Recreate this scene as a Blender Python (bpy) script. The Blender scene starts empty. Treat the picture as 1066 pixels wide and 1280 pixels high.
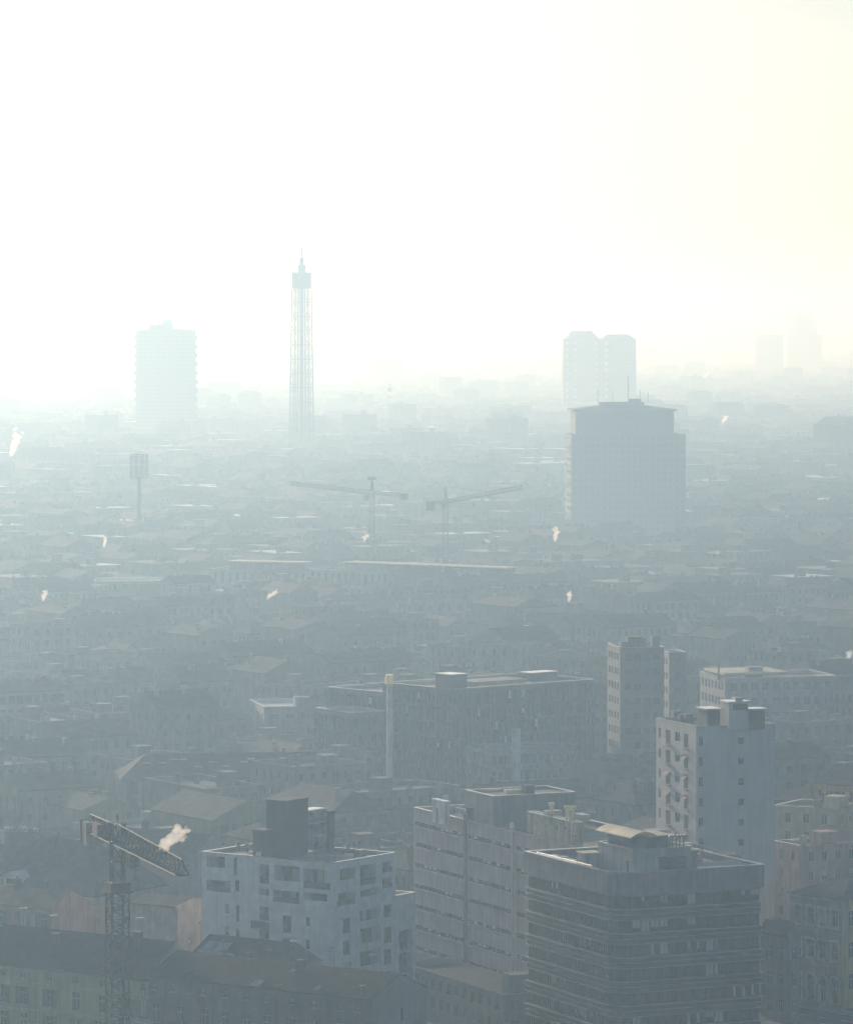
import bpy, bmesh, math, random
from mathutils import Vector, Matrix
R=math.radians
S=bpy.context.scene
C=S.collection
# ---------------- camera, sky, sun, exposure
H=111.0; F=5500.0; HY=400.0
cam=bpy.data.cameras.new('camera'); co=bpy.data.objects.new('camera',cam); C.objects.link(co)
co.location=(0,0,H); co.rotation_euler=(R(90),0,0)
cam.sensor_fit='HORIZONTAL'; cam.sensor_width=36; cam.lens=F/1066*36; cam.shift_y=-(640-HY)/1066
cam.clip_start=1; cam.clip_end=80000
S.camera=co
SUN_AZ=-26; SUN_EL=14
w=bpy.data.worlds.new('World'); S.world=w; w.use_nodes=True
nt=w.node_tree; sky=nt.nodes.new('ShaderNodeTexSky'); sky.sky_type='NISHITA'; sky.sun_disc=False
sky.sun_elevation=R(SUN_EL); sky.sun_rotation=R(SUN_AZ); sky.altitude=120; sky.air_density=.65; sky.dust_density=1.0; sky.ozone_density=1
bg=nt.nodes['Background']; bg.inputs[1].default_value=0.09; nt.links.new(sky.outputs[0],bg.inputs[0])
sl=bpy.data.lights.new('sun','SUN'); sl.energy=3.9; sl.angle=R(0.5); sl.color=(1,.86,.70)
so=bpy.data.objects.new('sun',sl); C.objects.link(so); so.location=(-300,900,600)
a,e=R(SUN_AZ),R(SUN_EL)
sd=Vector((math.sin(a)*math.cos(e),math.cos(a)*math.cos(e),math.sin(e)))
so.rotation_euler=(-sd).to_track_quat('-Z','Y').to_euler()
S.view_settings.view_transform='Standard'; S.view_settings.look='None'; S.view_settings.exposure=-0.04; S.view_settings.gamma=1
S.view_settings.use_curve_mapping=False
S.cycles.max_bounces=6; S.cycles.diffuse_bounces=3; S.cycles.volume_bounces=2
# haze
def haze():
    me=bpy.data.meshes.new('haze'); b=bmesh.new()
    bmesh.ops.create_cube(b,size=1,matrix=Matrix.Translation((0,20000,HZTOP/2-.5-.0))@Matrix.Diagonal((60200,60200,HZTOP+1,1)))
    b.to_mesh(me); o=bpy.data.objects.new('haze',me); C.objects.link(o); o['kind']='stuff'
    m=bpy.data.materials.new('haze'); m.use_nodes=True; n=m.node_tree; n.nodes.remove(n.nodes['Principled BSDF'])
    v=n.nodes.new('ShaderNodeVolumePrincipled'); v.inputs['Color'].default_value=(*HZCOL,1); v.inputs['Density'].default_value=HZDEN
    v.inputs['Anisotropy'].default_value=HZG; v.inputs['Absorption Color'].default_value=(1,1,1,1)
    n.links.new(v.outputs[0],n.nodes['Material Output'].inputs['Volume']); me.materials.append(m)
HZTOP=170; HZCOL=(.50,.755,1.0); HZDEN=3.6e-4; HZG=.6
haze()
# ---------------- materials
MATS={}
def nodes(name):
    m=bpy.data.materials.new(name); m.use_nodes=True; n=m.node_tree
    return m,n,n.nodes['Principled BSDF']
def N(n,t,**k):
    x=n.nodes.new(t)
    for a,b in k.items(): setattr(x,a,b)
    return x
def weathered(name,col,rough=.85,var=.22,scale=.35,streak=.5,metal=0.0,bump=.0,grain=6.0,stripe=None,spec=.4):
    """base colour broken by broad blotches, fine grain and rain streaks (wear with its own shape)"""
    if name in MATS: return MATS[name]
    m,n,p=nodes(name); L=n.links.new
    tc=N(n,'ShaderNodeTexCoord'); oi=N(n,'ShaderNodeObjectInfo')
    big=N(n,'ShaderNodeTexNoise'); big.inputs['Scale'].default_value=scale; big.inputs['Detail'].default_value=5
    fine=N(n,'ShaderNodeTexNoise'); fine.inputs['Scale'].default_value=grain; fine.inputs['Detail'].default_value=2
    mp=N(n,'ShaderNodeMapping'); mp.inputs['Scale'].default_value=(1.6,1.6,.09)
    st=N(n,'ShaderNodeTexNoise'); st.inputs['Scale'].default_value=1.0; st.inputs['Detail'].default_value=4
    L(tc.outputs['Object'],big.inputs['Vector']); L(tc.outputs['Object'],fine.inputs['Vector'])
    L(tc.outputs['Object'],mp.inputs['Vector']); L(mp.outputs[0],st.inputs['Vector'])
    def mr(src,a,b,lo=.3,hi=.7):
        r=N(n,'ShaderNodeMapRange'); r.inputs[1].default_value=lo; r.inputs[2].default_value=hi; r.inputs[3].default_value=a; r.inputs[4].default_value=b
        L(src,r.inputs[0]); return r.outputs[0]
    def mul(a,b):
        x=N(n,'ShaderNodeMath',operation='MULTIPLY'); L(a,x.inputs[0]); L(b,x.inputs[1]); return x.outputs[0]
    f=mul(mr(big.outputs[0],1-var,1+var),mr(fine.outputs[0],.9,1.1))
    if streak: f=mul(f,mr(st.outputs[0],1-streak*.45,1+streak*.15,.35,.65))
    f=mul(f,mr(oi.outputs['Random'],.88,1.12,0,1))
    hs=N(n,'ShaderNodeMix',data_type='RGBA',blend_type='MULTIPLY'); hs.inputs[0].default_value=1
    hs.inputs[6].default_value=(*col,1); L(f,hs.inputs[7]); L(hs.outputs[2],p.inputs['Base Color'])
    p.inputs['Roughness'].default_value=rough; p.inputs['Metallic'].default_value=metal; p.inputs['Specular IOR Level'].default_value=spec
    if stripe:
        wv=N(n,'ShaderNodeTexWave',wave_type='BANDS',bands_direction=stripe[0]); wv.inputs['Scale'].default_value=stripe[1]; wv.inputs['Distortion'].default_value=.6
        L(tc.outputs['Object'],wv.inputs['Vector'])
        bp=N(n,'ShaderNodeBump'); bp.inputs['Strength'].default_value=stripe[2]; bp.inputs['Distance'].default_value=.08
        L(wv.outputs[1],bp.inputs['Height']); L(bp.outputs[0],p.inputs['Normal'])
    MATS[name]=m; return m
def glass(name,col=(.02,.026,.028),rough=.12,spec=.3):
    if name in MATS: return MATS[name]
    m,n,p=nodes(name); L=n.links.new
    oi=N(n,'ShaderNodeObjectInfo'); tc=N(n,'ShaderNodeTexCoord')
    no=N(n,'ShaderNodeTexNoise'); no.inputs['Scale'].default_value=.6; L(tc.outputs['Object'],no.inputs['Vector'])
    r=N(n,'ShaderNodeMapRange'); r.inputs[1].default_value=.3; r.inputs[2].default_value=.7; r.inputs[3].default_value=.4; r.inputs[4].default_value=1.9; L(no.outputs[0],r.inputs[0])
    x=N(n,'ShaderNodeMix',data_type='RGBA',blend_type='MULTIPLY'); x.inputs[0].default_value=1; x.inputs[6].default_value=(*col,1); L(r.outputs[0],x.inputs[7])
    L(x.outputs[2],p.inputs['Base Color']); p.inputs['Roughness'].default_value=rough; p.inputs['Specular IOR Level'].default_value=spec
    MATS[name]=m; return m
def plain(name,col,rough=.6,metal=0): return weathered(name,col,rough,var=.12,streak=.2,metal=metal)
PL={ # plasters
 'white':weathered('white render',(.56,.58,.58)), 'cream':weathered('cream render',(.50,.43,.30)), 'ochre':weathered('ochre render',(.46,.34,.13)),
 'pink':weathered('pink render',(.44,.29,.25)), 'grey':weathered('grey render',(.28,.28,.28)), 'green':weathered('grey green render',(.24,.28,.22)),
 'stone':weathered('pale stone',(.40,.39,.36)), 'brown':weathered('brown brick',(.20,.14,.11)), 'dark':weathered('dark cladding',(.075,.085,.08))}
TILE=weathered('clay roof tiles',(.06,.054,.05),.9,var=.35,scale=.5,streak=0,grain=3,stripe=('X',2.2,.5),spec=.1)
TILED=weathered('old dark roof tiles',(.05,.045,.048),.9,var=.45,scale=.7,streak=0,grain=3,stripe=('X',2.2,.5),spec=.1)
TILER=weathered('reddish roof tiles',(.085,.063,.058),.9,var=.35,scale=.5,streak=0,grain=3,stripe=('X',2.2,.5),spec=.1)
FELT=weathered('roof felt',(.17,.17,.165),.75,var=.4,scale=.25,streak=0,grain=2)
GRAVEL=weathered('roof gravel',(.30,.29,.27),.9,var=.3,scale=.3,streak=0,grain=9)
ZINC=weathered('zinc sheet',(.45,.45,.44),.38,var=.2,streak=.2,metal=.7)
COPE=weathered('zinc coping',(.55,.54,.52),.22,var=.15,streak=0,metal=.75)
DULL=weathered('dull coping',(.16,.155,.15),.85,streak=0)
FELTD=weathered('dark roof felt',(.08,.08,.078),.85,var=.4,scale=.25,streak=0,grain=2,spec=.15)
GLF=glass('hazy window glass',(.05,.055,.055),.4,.2)  # paler glass for far blocks: lower contrast of haze put into the colour
GL=glass('window glass'); GLB=glass('blue glass',(.05,.07,.11),.1)
FRM=plain('window frame',(.42,.42,.40)); FRD=plain('dark frame',(.07,.07,.07)); BLIND=plain('pale blind',(.50,.49,.45))
SHUT=plain('brown shutter',(.075,.055,.05)); SHUTG=plain('green shutter',(.05,.075,.06)); STEEL=plain('painted steel',(.16,.155,.15),.45,.3)
METAL=plain('galvanised metal',(.40,.40,.39),.35,.8); BLACK=plain('black paint',(.02,.02,.022),.5); CONC=weathered('concrete',(.33,.32,.30))
ASPH=weathered('asphalt',(.05,.05,.052),.9,var=.3,streak=0,grain=4); PAVE=weathered('pavement slabs',(.20,.20,.19),.85,streak=0)
WHITE=plain('white paint',(.7,.7,.68),.5); RED=plain('red paint',(.38,.06,.05),.5); LEAF=weathered('dark leaves',(.045,.065,.04),.8,var=.5,scale=2,streak=0)
BARK=plain('bark',(.07,.06,.05),.9)

# ---------------- mesh building
class MB:
    def __init__(s): s.v=[]; s.f=[]; s.m=[]; s.T=None
    def add(s,vs,fs,mi=0):
        o=len(s.v)
        s.v+= [tuple(s.T@Vector(v)) for v in vs] if s.T is not None else [tuple(v) for v in vs]
        for f in fs: s.f.append(tuple(i+o for i in f)); s.m.append(mi)
    def quad(s,a,b,c,d,mi=0): s.add((a,b,c,d),((0,1,2,3),),mi)
    def box(s,a,b,mi=0):
        (x0,y0,z0),(x1,y1,z1)=a,b
        s.add(((x0,y0,z0),(x1,y0,z0),(x1,y1,z0),(x0,y1,z0),(x0,y0,z1),(x1,y0,z1),(x1,y1,z1),(x0,y1,z1)),
              ((0,3,2,1),(4,5,6,7),(0,1,5,4),(1,2,6,5),(2,3,7,6),(3,0,4,7)),mi)
    def prism(s,poly,z0,z1,mi=0,top=None):
        n=len(poly); s.add([(x,y,z0) for x,y in poly]+[(x,y,z1) for x,y in poly],[(i,(i+1)%n,n+(i+1)%n,n+i) for i in range(n)]+[tuple(reversed(range(n)))],mi)
        s.add([(x,y,z1) for x,y in poly],[tuple(range(n))],mi if top is None else top)
    def ring(s,outer,inner,z0,z1,mi=0):
        n=len(outer); V=[(x,y,z) for z in (z0,z1) for P in (outer,inner) for x,y in P]; F=[]
        for i in range(n):
            j=(i+1)%n
            F+=[(i,j,2*n+j,2*n+i),(n+j,n+i,3*n+i,3*n+j),(2*n+i,2*n+j,3*n+j,3*n+i),(j,i,n+i,n+j)]
        s.add(V,F,mi)
    def bar(s,p,q,r,mi=0,n=4,r2=None):
        p,q=Vector(p),Vector(q); d=(q-p); 
        if d.length<1e-6: return
        d.normalize(); a=d.orthogonal().normalized(); b=d.cross(a); r2=r if r2 is None else r2
        V=[]; 
        for c,rr in ((p,r),(q,r2)):
            for k in range(n):
                t=2*math.pi*(k+.5)/n; V.append(c+a*math.cos(t)*rr+b*math.sin(t)*rr)
        s.add(V,[(k,(k+1)%n,n+(k+1)%n,n+k) for k in range(n)]+[tuple(reversed(range(n))),tuple(range(n,2*n))],mi)
    def cyl(s,x,y,z0,z1,r,n=12,mi=0,r2=None): s.bar((x,y,z0),(x,y,z1),r,mi,n,r2)
    def mesh(s,name,mats,smooth=False):
        me=bpy.data.meshes.new(name); me.from_pydata(s.v,[],s.f)
        for m in mats: me.materials.append(m)
        if len(mats)>1: me.polygons.foreach_set('material_index',s.m)
        if smooth: me.polygons.foreach_set('use_smooth',[True]*len(s.f))
        me.update(); return me
    def build(s,name,mats,parent=None,kind=None,label=None,smooth=False):
        if not s.v: return None
        return link(name,s.mesh(name,mats if isinstance(mats,(list,tuple)) else [mats],smooth),parent,kind,label)
def link(name,me,parent=None,kind=None,label=None,M=None):
    o=bpy.data.objects.new(name,me); C.objects.link(o)
    if parent: o.parent=parent
    if kind: o['kind']=kind
    if label: o['label']=label
    if M is not None: o.matrix_local=M
    return o
def tag(o,label,cat,group=None):
    o['label']=label; o['category']=cat
    if group: o['group']=group
    return o
def thing(name,label,cat,loc,rz=0,group=None):
    o=bpy.data.objects.new(name,None); C.objects.link(o); o.location=(loc[0],loc[1],loc[2] if len(loc)>2 else 0); o.rotation_euler=(0,0,rz)
    o.empty_display_size=.5
    return tag(o,label,cat,group)
def structure(o): o['kind']='structure'; return o

# ---------------- where things stand: a point of known height seen at a spot of the picture gives its ground position
def at(px,py,z):
    y=(H-z)*F/(py-HY); return ((px-533)/F*y,y)
def far(px,y): return ((px-533)/F*y,y)
def zat(py,y): return H-(py-HY)*y/F
def ext_r(P,th,px):   # how far a wall running right-and-back from P reaches before the column px
    k=(px-533)/F; return (k*P[1]-P[0])/(math.cos(th)-k*math.sin(th))
def ext_l(P,th,px):
    k=(px-533)/F; return (P[0]-k*P[1])/(math.sin(th)+k*math.cos(th))
# ---------------- facades.  A face of a block W x D: u runs along the wall, v into the block, z up
def face(f,W,D):
    T={'F':((0,0),0),'L':((0,D),-90),'R':((W,0),90),'B':((W,D),180)}[f]
    return Matrix.Translation((*T[0],0))@Matrix.Rotation(R(T[1]),4,'Z'), (W if f in 'FB' else D)
def wall_open(mb,T,W,z0,z1,opens,depth=.25,mi=0,back=None,bmi=0):
    """wall with rectangular openings cut in it; reveals run in by depth; back gets the sheet that closes each opening"""
    us=sorted({0,W,*[round(a,4) for o in opens for a in o[:2]]}); zs=sorted({z0,z1,*[round(a,4) for o in opens for a in o[2:4]]})
    us=[u for u in us if -1e-6<=u<=W+1e-6]; zs=[z for z in zs if z0-1e-6<=z<=z1+1e-6]
    mb.T=T
    for j in range(len(zs)-1):
        run=None
        for i in range(len(us)-1):
            cu,cz=(us[i]+us[i+1])/2,(zs[j]+zs[j+1])/2
            hole=any(o[0]<cu<o[1] and o[2]<cz<o[3] for o in opens)
            if hole:
                if run is not None: mb.quad((run,0,zs[j]),(us[i],0,zs[j]),(us[i],0,zs[j+1]),(run,0,zs[j+1]),mi); run=None
            elif run is None: run=us[i]
        if run is not None: mb.quad((run,0,zs[j]),(us[-1],0,zs[j]),(us[-1],0,zs[j+1]),(run,0,zs[j+1]),mi)
    for o in opens:
        a,b,c,d=o[:4]; dp=o[4] if len(o)>4 else depth
        mb.quad((a,0,c),(a,dp,c),(a,dp,d),(a,0,d),mi); mb.quad((b,dp,c),(b,0,c),(b,0,d),(b,dp,d),mi)
        mb.quad((a,0,c),(b,0,c),(b,dp,c),(a,dp,c),mi); mb.quad((a,dp,d),(b,dp,d),(b,0,d),(a,0,d),mi)
        if back is not None:
            back.T=T; back.quad((a,dp,c),(b,dp,c),(b,dp,d),(a,dp,d),bmi); back.T=None
    mb.T=None
def grid(W,z0,n_f,fh,bays,ww,wh,sill=.95,m=.8):
    p=(W-2*m)/bays
    return [(m+p*(i+.5)-ww/2,m+p*(i+.5)+ww/2,z0+fh*k+sill,z0+fh*k+sill+wh) for k in range(n_f) for i in range(bays)]
WM={}
def window_mesh(w,h,style,fr=None,gl=None):
    key=(round(w,2),round(h,2),style,fr,gl)
    if key in WM: return WM[key]
    b=MB(); f=.07
    for a in (((0,.06,0),(f,.14,h)),((w-f,.06,0),(w,.14,h)),((f,.06,0),(w-f,.14,f)),((f,.06,h-f),(w-f,.14,h))): b.box(a[0],a[1],0)
    b.box((f,.10,f),(w-f,.12,h-f),1)
    if style=='double': b.box((w/2-.035,.05,f),(w/2+.035,.135,h-f),0)
    if style=='cross': b.box((w/2-.03,.05,f),(w/2+.03,.135,h-f),0); b.box((f,.045,h*.66-.03),(w-f,.13,h*.66+.03),0)
    me=b.mesh('window',[fr or FRM,gl or GL]); WM[key]=me; return me
SM={}
def slab_mesh(w,d,h,mat,name):
    k=(round(w,2),round(d,2),round(h,2),mat,name)
    if k not in SM:
        b=MB(); b.box((0,0,0),(w,d,h)); SM[k]=b.mesh(name,[mat])
    return SM[k]
def put_windows(root,T,opens,style='double',fr=None,gl=None,v=.08,shutter=None,blind=0,rng=random,sill=None):
    """one window object per opening, shutters and blinds as its sub-parts"""
    for o in opens:
        w,h=o[1]-o[0],o[3]-o[2]
        x=link('window',window_mesh(w,h,style,fr,gl),root,M=T@Matrix.Translation((o[0],v,o[2])))
        if blind and rng.random()<blind:
            bh=h*rng.choice((.35,.6,.9)); link('blind',slab_mesh(w-.16,.02,bh,BLIND,'blind'),x,M=Matrix.Translation((.08,.075,h-bh-.03)))
        if shutter:
            sw=w*.5
            for s in (0,1): link('shutter',slab_mesh(sw,.05,h,shutter,'shutter'),x,M=Matrix.Translation((-sw+.0 if s==0 else w,-v-.06,0)))
        if sill: link('sill',slab_mesh(w+.2,.2,.09,sill,'sill'),x,M=Matrix.Translation((-.1,-v-.12,-.09)))
def gable_roof(b,W,D,z,rise,axis='x',ov=.45,t=.18,gmi=1,hip=0):
    """solid pitched roof on eave height z; ridge along axis, gable triangles in material gmi, hip = set back of the ridge ends"""
    if axis=='x':
        P=lambda x,y,z:(x,y,z); A,Bd=W,D
    else:
        P=lambda x,y,z:(y,x,z); A,Bd=D,W
    a0,a1=(-ov,A+ov) if hip else (0,A)
    lo=[P(a0,-ov,z),P(a1,-ov,z),P(a1,Bd+ov,z),P(a0,Bd+ov,z)]; up=[P(a0,-ov,z+t),P(a1,-ov,z+t),P(a1,Bd+ov,z+t),P(a0,Bd+ov,z+t)]
    r=[P(a0+hip,Bd/2,z+t+rise),P(a1-hip,Bd/2,z+t+rise)]
    V=lo+up+r
    b.add(V,[(3,2,1,0),(0,1,5,4),(2,3,7,6),(4,5,9,8),(6,7,8,9)],0)
    b.add(V,[(1,2,6,5),(3,0,4,7),(5,6,9),(7,4,8)],0 if hip else gmi)
def flat_roof(b,W,D,z,par=.9,th=.3,deck=0,cope=1,wallm=1):
    """deck below a parapet with a coping on top"""
    b.quad((.02,.02,z-par),(W-.02,.02,z-par),(W-.02,D-.02,z-par),(.02,D-.02,z-par),deck)
    b.ring([(.01,.01),(W-.01,.01),(W-.01,D-.01),(.01,D-.01)],[(th,th),(W-th,th),(W-th,D-th),(th,D-th)],z-par+.01,z,wallm)
    e=.06; b.ring([(-e,-e),(W+e,-e),(W+e,D+e),(-e,D+e)],[(th+.04,th+.04),(W-th-.04,th+.04),(W-th-.04,D-th-.04),(th+.04,D-th-.04)],z+.004,z+.12,cope)
OCC=[]   # ground already built on: (x, y, radius)
def occupy(P,th,W,D,pad=2):
    r=min(W,D)/2+pad; n=max(1,int(max(W,D)/r))+1
    for i in range(n):
        t=(i+.5)/n
        lx,ly=(W*t,D/2) if W>D else (W/2,D*t)
        OCC.append((P[0]+lx*math.cos(th)-ly*math.sin(th),P[1]+lx*math.sin(th)+ly*math.cos(th),r))
def block(name,label,cat,P,th,W,D,h,wall,roof='flat',rise=3,axis='x',fh=3.3,bay=3.0,ww=1.2,wh=1.7,base=0,group=None,faces='FLR',rmat=None,rng=random,chim=2,own=False,shutter=None,hip=0,ov=.45,z_from=0,frame=None,deck=None,blind=.2,margin=.8):
    """a plain city building: walls with cut windows, a roof, chimneys"""
    root=thing(name,label,cat,(P[0],P[1],0),th,group); occupy(P,th,W,D)
    wb,gb=MB(),MB(); nf=max(1,int((h-.6-z_from)/fh)); top0=h-.5-nf*fh
    for f in 'FLRB':
        T,L=face(f,W,D)
        if f in faces:
            op=grid(L,top0,nf,fh,max(1,int(L/bay)),ww,wh,m=margin)
            wall_open(wb,T,L,0,h,op,.22,0,None if own else gb)
            if own: put_windows(root,T,op,frame and 'cross' or 'double',fr=frame,shutter=shutter,blind=blind,rng=rng)
        else: wall_open(wb,T,L,0,h,[],0)
    wb.build('wall',wall,root)
    if gb.v: gb.build('windows',GLF if group else GL,root,'stuff')
    rb=MB()
    if roof=='flat':
        flat_roof(rb,W,D,h); ro=rb.build('roof',[deck or rng.choice((FELT,GRAVEL,FELT,ZINC)),COPE if own or not group else DULL],root)
        cb=MB(); zz=h-.9
        if min(W,D)>7:
            a,c=rng.uniform(1,W-5),rng.uniform(1,D-4.5); cb.box((a,c,zz),(a+3.6,c+3.2,zz+rng.uniform(2.4,3.4)))
            cb.build('stair_head',wall,ro)
    else:
        gable_roof(rb,W,D,h+.002,rise,axis,hip=hip,ov=ov); ro=rb.build('roof',[rmat or rng.choice((TILE,TILED,TILE,TILER)),wall],root); zz=h
    if chim:
        cb=MB()
        for _ in range(chim):
            a,c=rng.uniform(.12,.88)*W,rng.uniform(.25,.75)*D; zt=(h+rise+rng.uniform(.2,1)) if roof!='flat' else h+rng.uniform(.4,1.4)
            cb.box((a-.35,c-.5,zz-.2),(a+.35,c+.5,zt)); cb.box((a-.45,c-.6,zt+.002),(a+.45,c+.6,zt+.16))
        cb.build('chimneys',CONC if rng.random()<.5 else PL['brown'],ro,'stuff')
    return root
# ================= THE GROUND
b=MB(); b.quad((-30000,-10000,0),(30000,-10000,0),(30000,50000,0),(-30000,50000,0))
GROUND=weathered('city ground',(.04,.04,.04),.9,var=.3,scale=.02,streak=0,grain=.4)
structure(b.build('ground',GROUND))
rng=random.Random(7)
# ================= DARK BANDED OFFICE BLOCK, front right
OT=R(25); OP=at(768,1093,33.0); OW=ext_r(OP,OT,955); OD=ext_l(OP,OT,655); OR_=3.0
def local(P,th,x,y):
    dx,dy=x-P[0],y-P[1]; return (dx*math.cos(th)+dy*math.sin(th),-dx*math.sin(th)+dy*math.cos(th))
def world(P,th,x,y): return (P[0]+x*math.cos(th)-y*math.sin(th),P[1]+x*math.sin(th)+y*math.cos(th))
def plan(e):
    r=OR_; n=6
    return [(e,OD-e)]+[(r-(r-e)*math.cos(R(90*i/n)),r-(r-e)*math.sin(R(90*i/n))) for i in range(n+1)]+[(OW-e,e),(OW-e,OD-e)]
FASC=weathered('fascia concrete',(.24,.205,.215),.8,streak=.6); BAND=weathered('dark bronze cladding',(.045,.052,.05),.6,streak=.4,spec=.2)
LEDGE=weathered('ledge metal',(.34,.35,.34),.4,streak=.2,metal=.3); PANEL=weathered('mauve cladding',(.40,.345,.37),.8,streak=.5,var=.14)
office=thing('office_block','dark office block with banded windows and a rounded corner, front right','office building',OP,OT)
occupy(OP,OT,OW,OD)
b=MB(); b.prism(plan(.95),0,29.6); b.build('core',GL,office)
b=MB(); b.ring(plan(0),plan(.4),29.9,32.98); b.build('fascia',FASC,office)
b=MB(); b.ring(plan(-.1),plan(.5),32.984,33.14); b.build('coping',COPE,office)
b=MB(); b.add([(x,y,32.1) for x,y in plan(.39)],[tuple(range(len(plan(.39))))]); b.ring(plan(.3),plan(.94),29.62,29.895,0); b.build('roof',FELT,office)
for k in range(9):
    zt=29.6-3.4*k; b=MB(); 
    b.ring(plan(.35),plan(.94),max(0,zt-3.4),zt-1.75,0); b.ring(plan(.0),plan(.345),zt-1.9,zt-1.74,1); b.ring(plan(.12),plan(.345),zt-2.62,zt-2.5,1)
    b.ring(plan(.05),plan(.345),zt-3.38,zt-3.26,1)
    b.build('spandrel',[BAND,LEDGE],office)
nb_f,nb_l=14,17; OWIN=glass('office glass',(.006,.008,.008),.15,.1)
for f,nb in (('F',nb_f),('L',nb_l)):
    T,L=face(f,OW,OD); u0,u1=(OR_,L-.5) if f=='F' else (.5,L-OR_); p=(u1-u0)/nb
    for k in range(7):
        zt=29.6-3.4*k; run=0
        for i in range(nb):
            x=link('window',window_mesh(p-.06,1.7,'double',FRD,OWIN),office,M=T@Matrix.Translation((u0+p*i+.03,.42,zt-1.73)))
            if run>0: run-=1
            elif rng.random()<(.16 if f=='F' else .05): run=rng.choice((1,1,2,4))
            if run>0:
                bh=rng.choice((.7,1.0,1.5,1.5)); bw=p-.3 if rng.random()<.6 else .4
                link('blind',slab_mesh(bw,.02,bh,BLIND,'blind'),x,M=Matrix.Translation((.1,.075,1.64-bh)))
for k in range(7):   # curved corner glazing
    zt=29.6-3.4*k; pts=plan(.5)[1:8]; b=MB()
    for i in range(6): b.quad((*pts[i],zt-1.7),(*pts[i+1],zt-1.7),(*pts[i+1],zt-.06),(*pts[i],zt-.06),0)
    for q in pts: b.bar((*q,zt-1.7),(*q,zt-.06),.05,1)
    b.build('corner_window',[OWIN,FRD],office)
# --- plant on its roof
PLW=weathered('plant room render',(.40,.42,.41),.8); z0=32.1
pr=MB(); x0,y0,x1,y1,zt=3.8,1.7,13.2,12.5,36.0
T=Matrix.Translation((x0,y0,0)); W_,D_=x1-x0,y1-y0
for f in 'FLRB':
    M,L=face(f,W_,D_); op={'F':[(4.2,8.6,z0+.3,z0+2.7,.35)],'L':[(D_-2.2,D_-1.2,z0+.02,z0+2.2,.2),(D_-3.6,D_-3.3,z0+.02,z0+2.6,.1)]}.get(f,[])
    wall_open(pr,T@M,L,z0,zt,op,.3)
pr.T=None
plant=pr.build('plant_room',PLW,office)
b=MB(); 
for i in range(13): b.box((x0+4.22,y0+.02+.03,z0+.34+i*.18),(x0+8.58,y0+.3,z0+.42+i*.18))
b.build('louvre',GLB,plant,'stuff')
b=MB(); b.box((x0+.14,y0+1.25,z0+.03),(x0+.2,y0+2.15,z0+2.15)); b.build('door',FRD,plant)
b=MB(); b.T=T; flat_roof(b,W_,D_,zt+.005,.4,.25); b.build('roof',[FELT,COPE,None][:2],plant)
b=MB(); b.box((x0+1.2,y0+3.6,zt-.38),(x0+8.0,y0+10,zt+1.25)); clr=b.build('clerestory',GLB,plant)
b=MB(); n=9; cx0,cx1=x0+1.0,x0+5.4      # shallow barrel roof of pale sheet
V=[]; ya,yb=y0+2.6,y0+13.5
for y in (ya,yb):
    for dz in (0,.12):
        for i in range(n): t=i/(n-1); V.append((cx0+(cx1-cx0)*t,y,zt+1.3+dz+.75*math.sin(math.pi*t)))
for i in range(n-1): 
    b.add([V[i],V[i+1],V[2*n+i+1],V[2*n+i]],[(3,2,1,0)]); b.add([V[n+i],V[n+i+1],V[3*n+i+1],V[3*n+i]],[(0,1,2,3)])
    b.add([V[i],V[i+1],V[n+i+1],V[n+i]],[(0,1,2,3)]); b.add([V[2*n+i],V[2*n+i+1],V[3*n+i+1],V[3*n+i]],[(3,2,1,0)])
b.add([V[0],V[n],V[3*n],V[2*n]],[(0,1,2,3)]); b.add([V[n-1],V[2*n-1],V[4*n-1],V[3*n-1]],[(3,2,1,0)])
CREAM=weathered('sunlit cream sheet',(.66,.58,.36),.4,streak=0,metal=.2,stripe=('Y',1.4,.4))  # yellow cream of sunlit roofs put into the sheet colour
b.build('barrel_roof',CREAM,plant)
b=MB(); b.box((x0+5.6,y0+3.2,zt+1.3),(x0+8.4,y0+9.5,zt+1.42)); b.build('roof_sheet',CREAM,plant)
for i in range(5):
    b=MB(); ax=x0+6.6+i*.6; ay=y0+1.6; b.cyl(ax,ay,zt-.38,zt+1.3,.11,8); b.bar((ax,ay,zt+1.25),(ax+.28,ay-.1,zt+1.62),.13,0,8); b.bar((ax+.26,ay-.09,zt+1.6),(ax+.5,ay-.2,zt+1.35),.12,0,8)
    b.build('vent_cowl',STEEL,office)
b=MB(); b.box((x1+1.0,3.4,z0),(x1+1.9,4.6,35.0)); b.box((x1+.85,3.25,35.003),(x1+2.05,4.75,35.2)); b.build('chimney',PL['brown'],office)
for i in range(2):
    b=MB(); a=x1+2.6; yy=3.2+i*2.0; b.add([(a,yy,z0),(a+7.0,yy,z0),(a+7.0,yy+1.5,z0),(a,yy+1.5,z0),(a,yy,z0+.35),(a+7,yy,z0+.35),(a+7,yy+1.5,z0+.95),(a,yy+1.5,z0+.95)],
        [(0,1,5,4),(1,2,6,5),(2,3,7,6),(3,0,4,7),(4,5,6,7)]); 
    b.build('skylight',ZINC,office)
b=MB(); b.box((1.6,12.2,z0),(4.2,14.6,34.4)); b.box((1.4,12.0,34.403),(4.4,14.8,34.55),1); b.build('lift_head',[PLW,CREAM],office)
for i,(x,y,h_) in enumerate(((16,20,3.2),(19,9,2.6),(6,24,3.6),(11,22,2.2))):
    b=MB(); b.bar((x,y,z0),(x,y,z0+h_),.06,0,5); b.bar((x-.7,y,z0+h_*.93),(x+.7,y,z0+h_*.93),.035,0,4); b.bar((x-.5,y,z0+h_*.75),(x+.5,y,z0+h_*.75),.035,0,4); b.build('aerial',STEEL,office)
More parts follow.
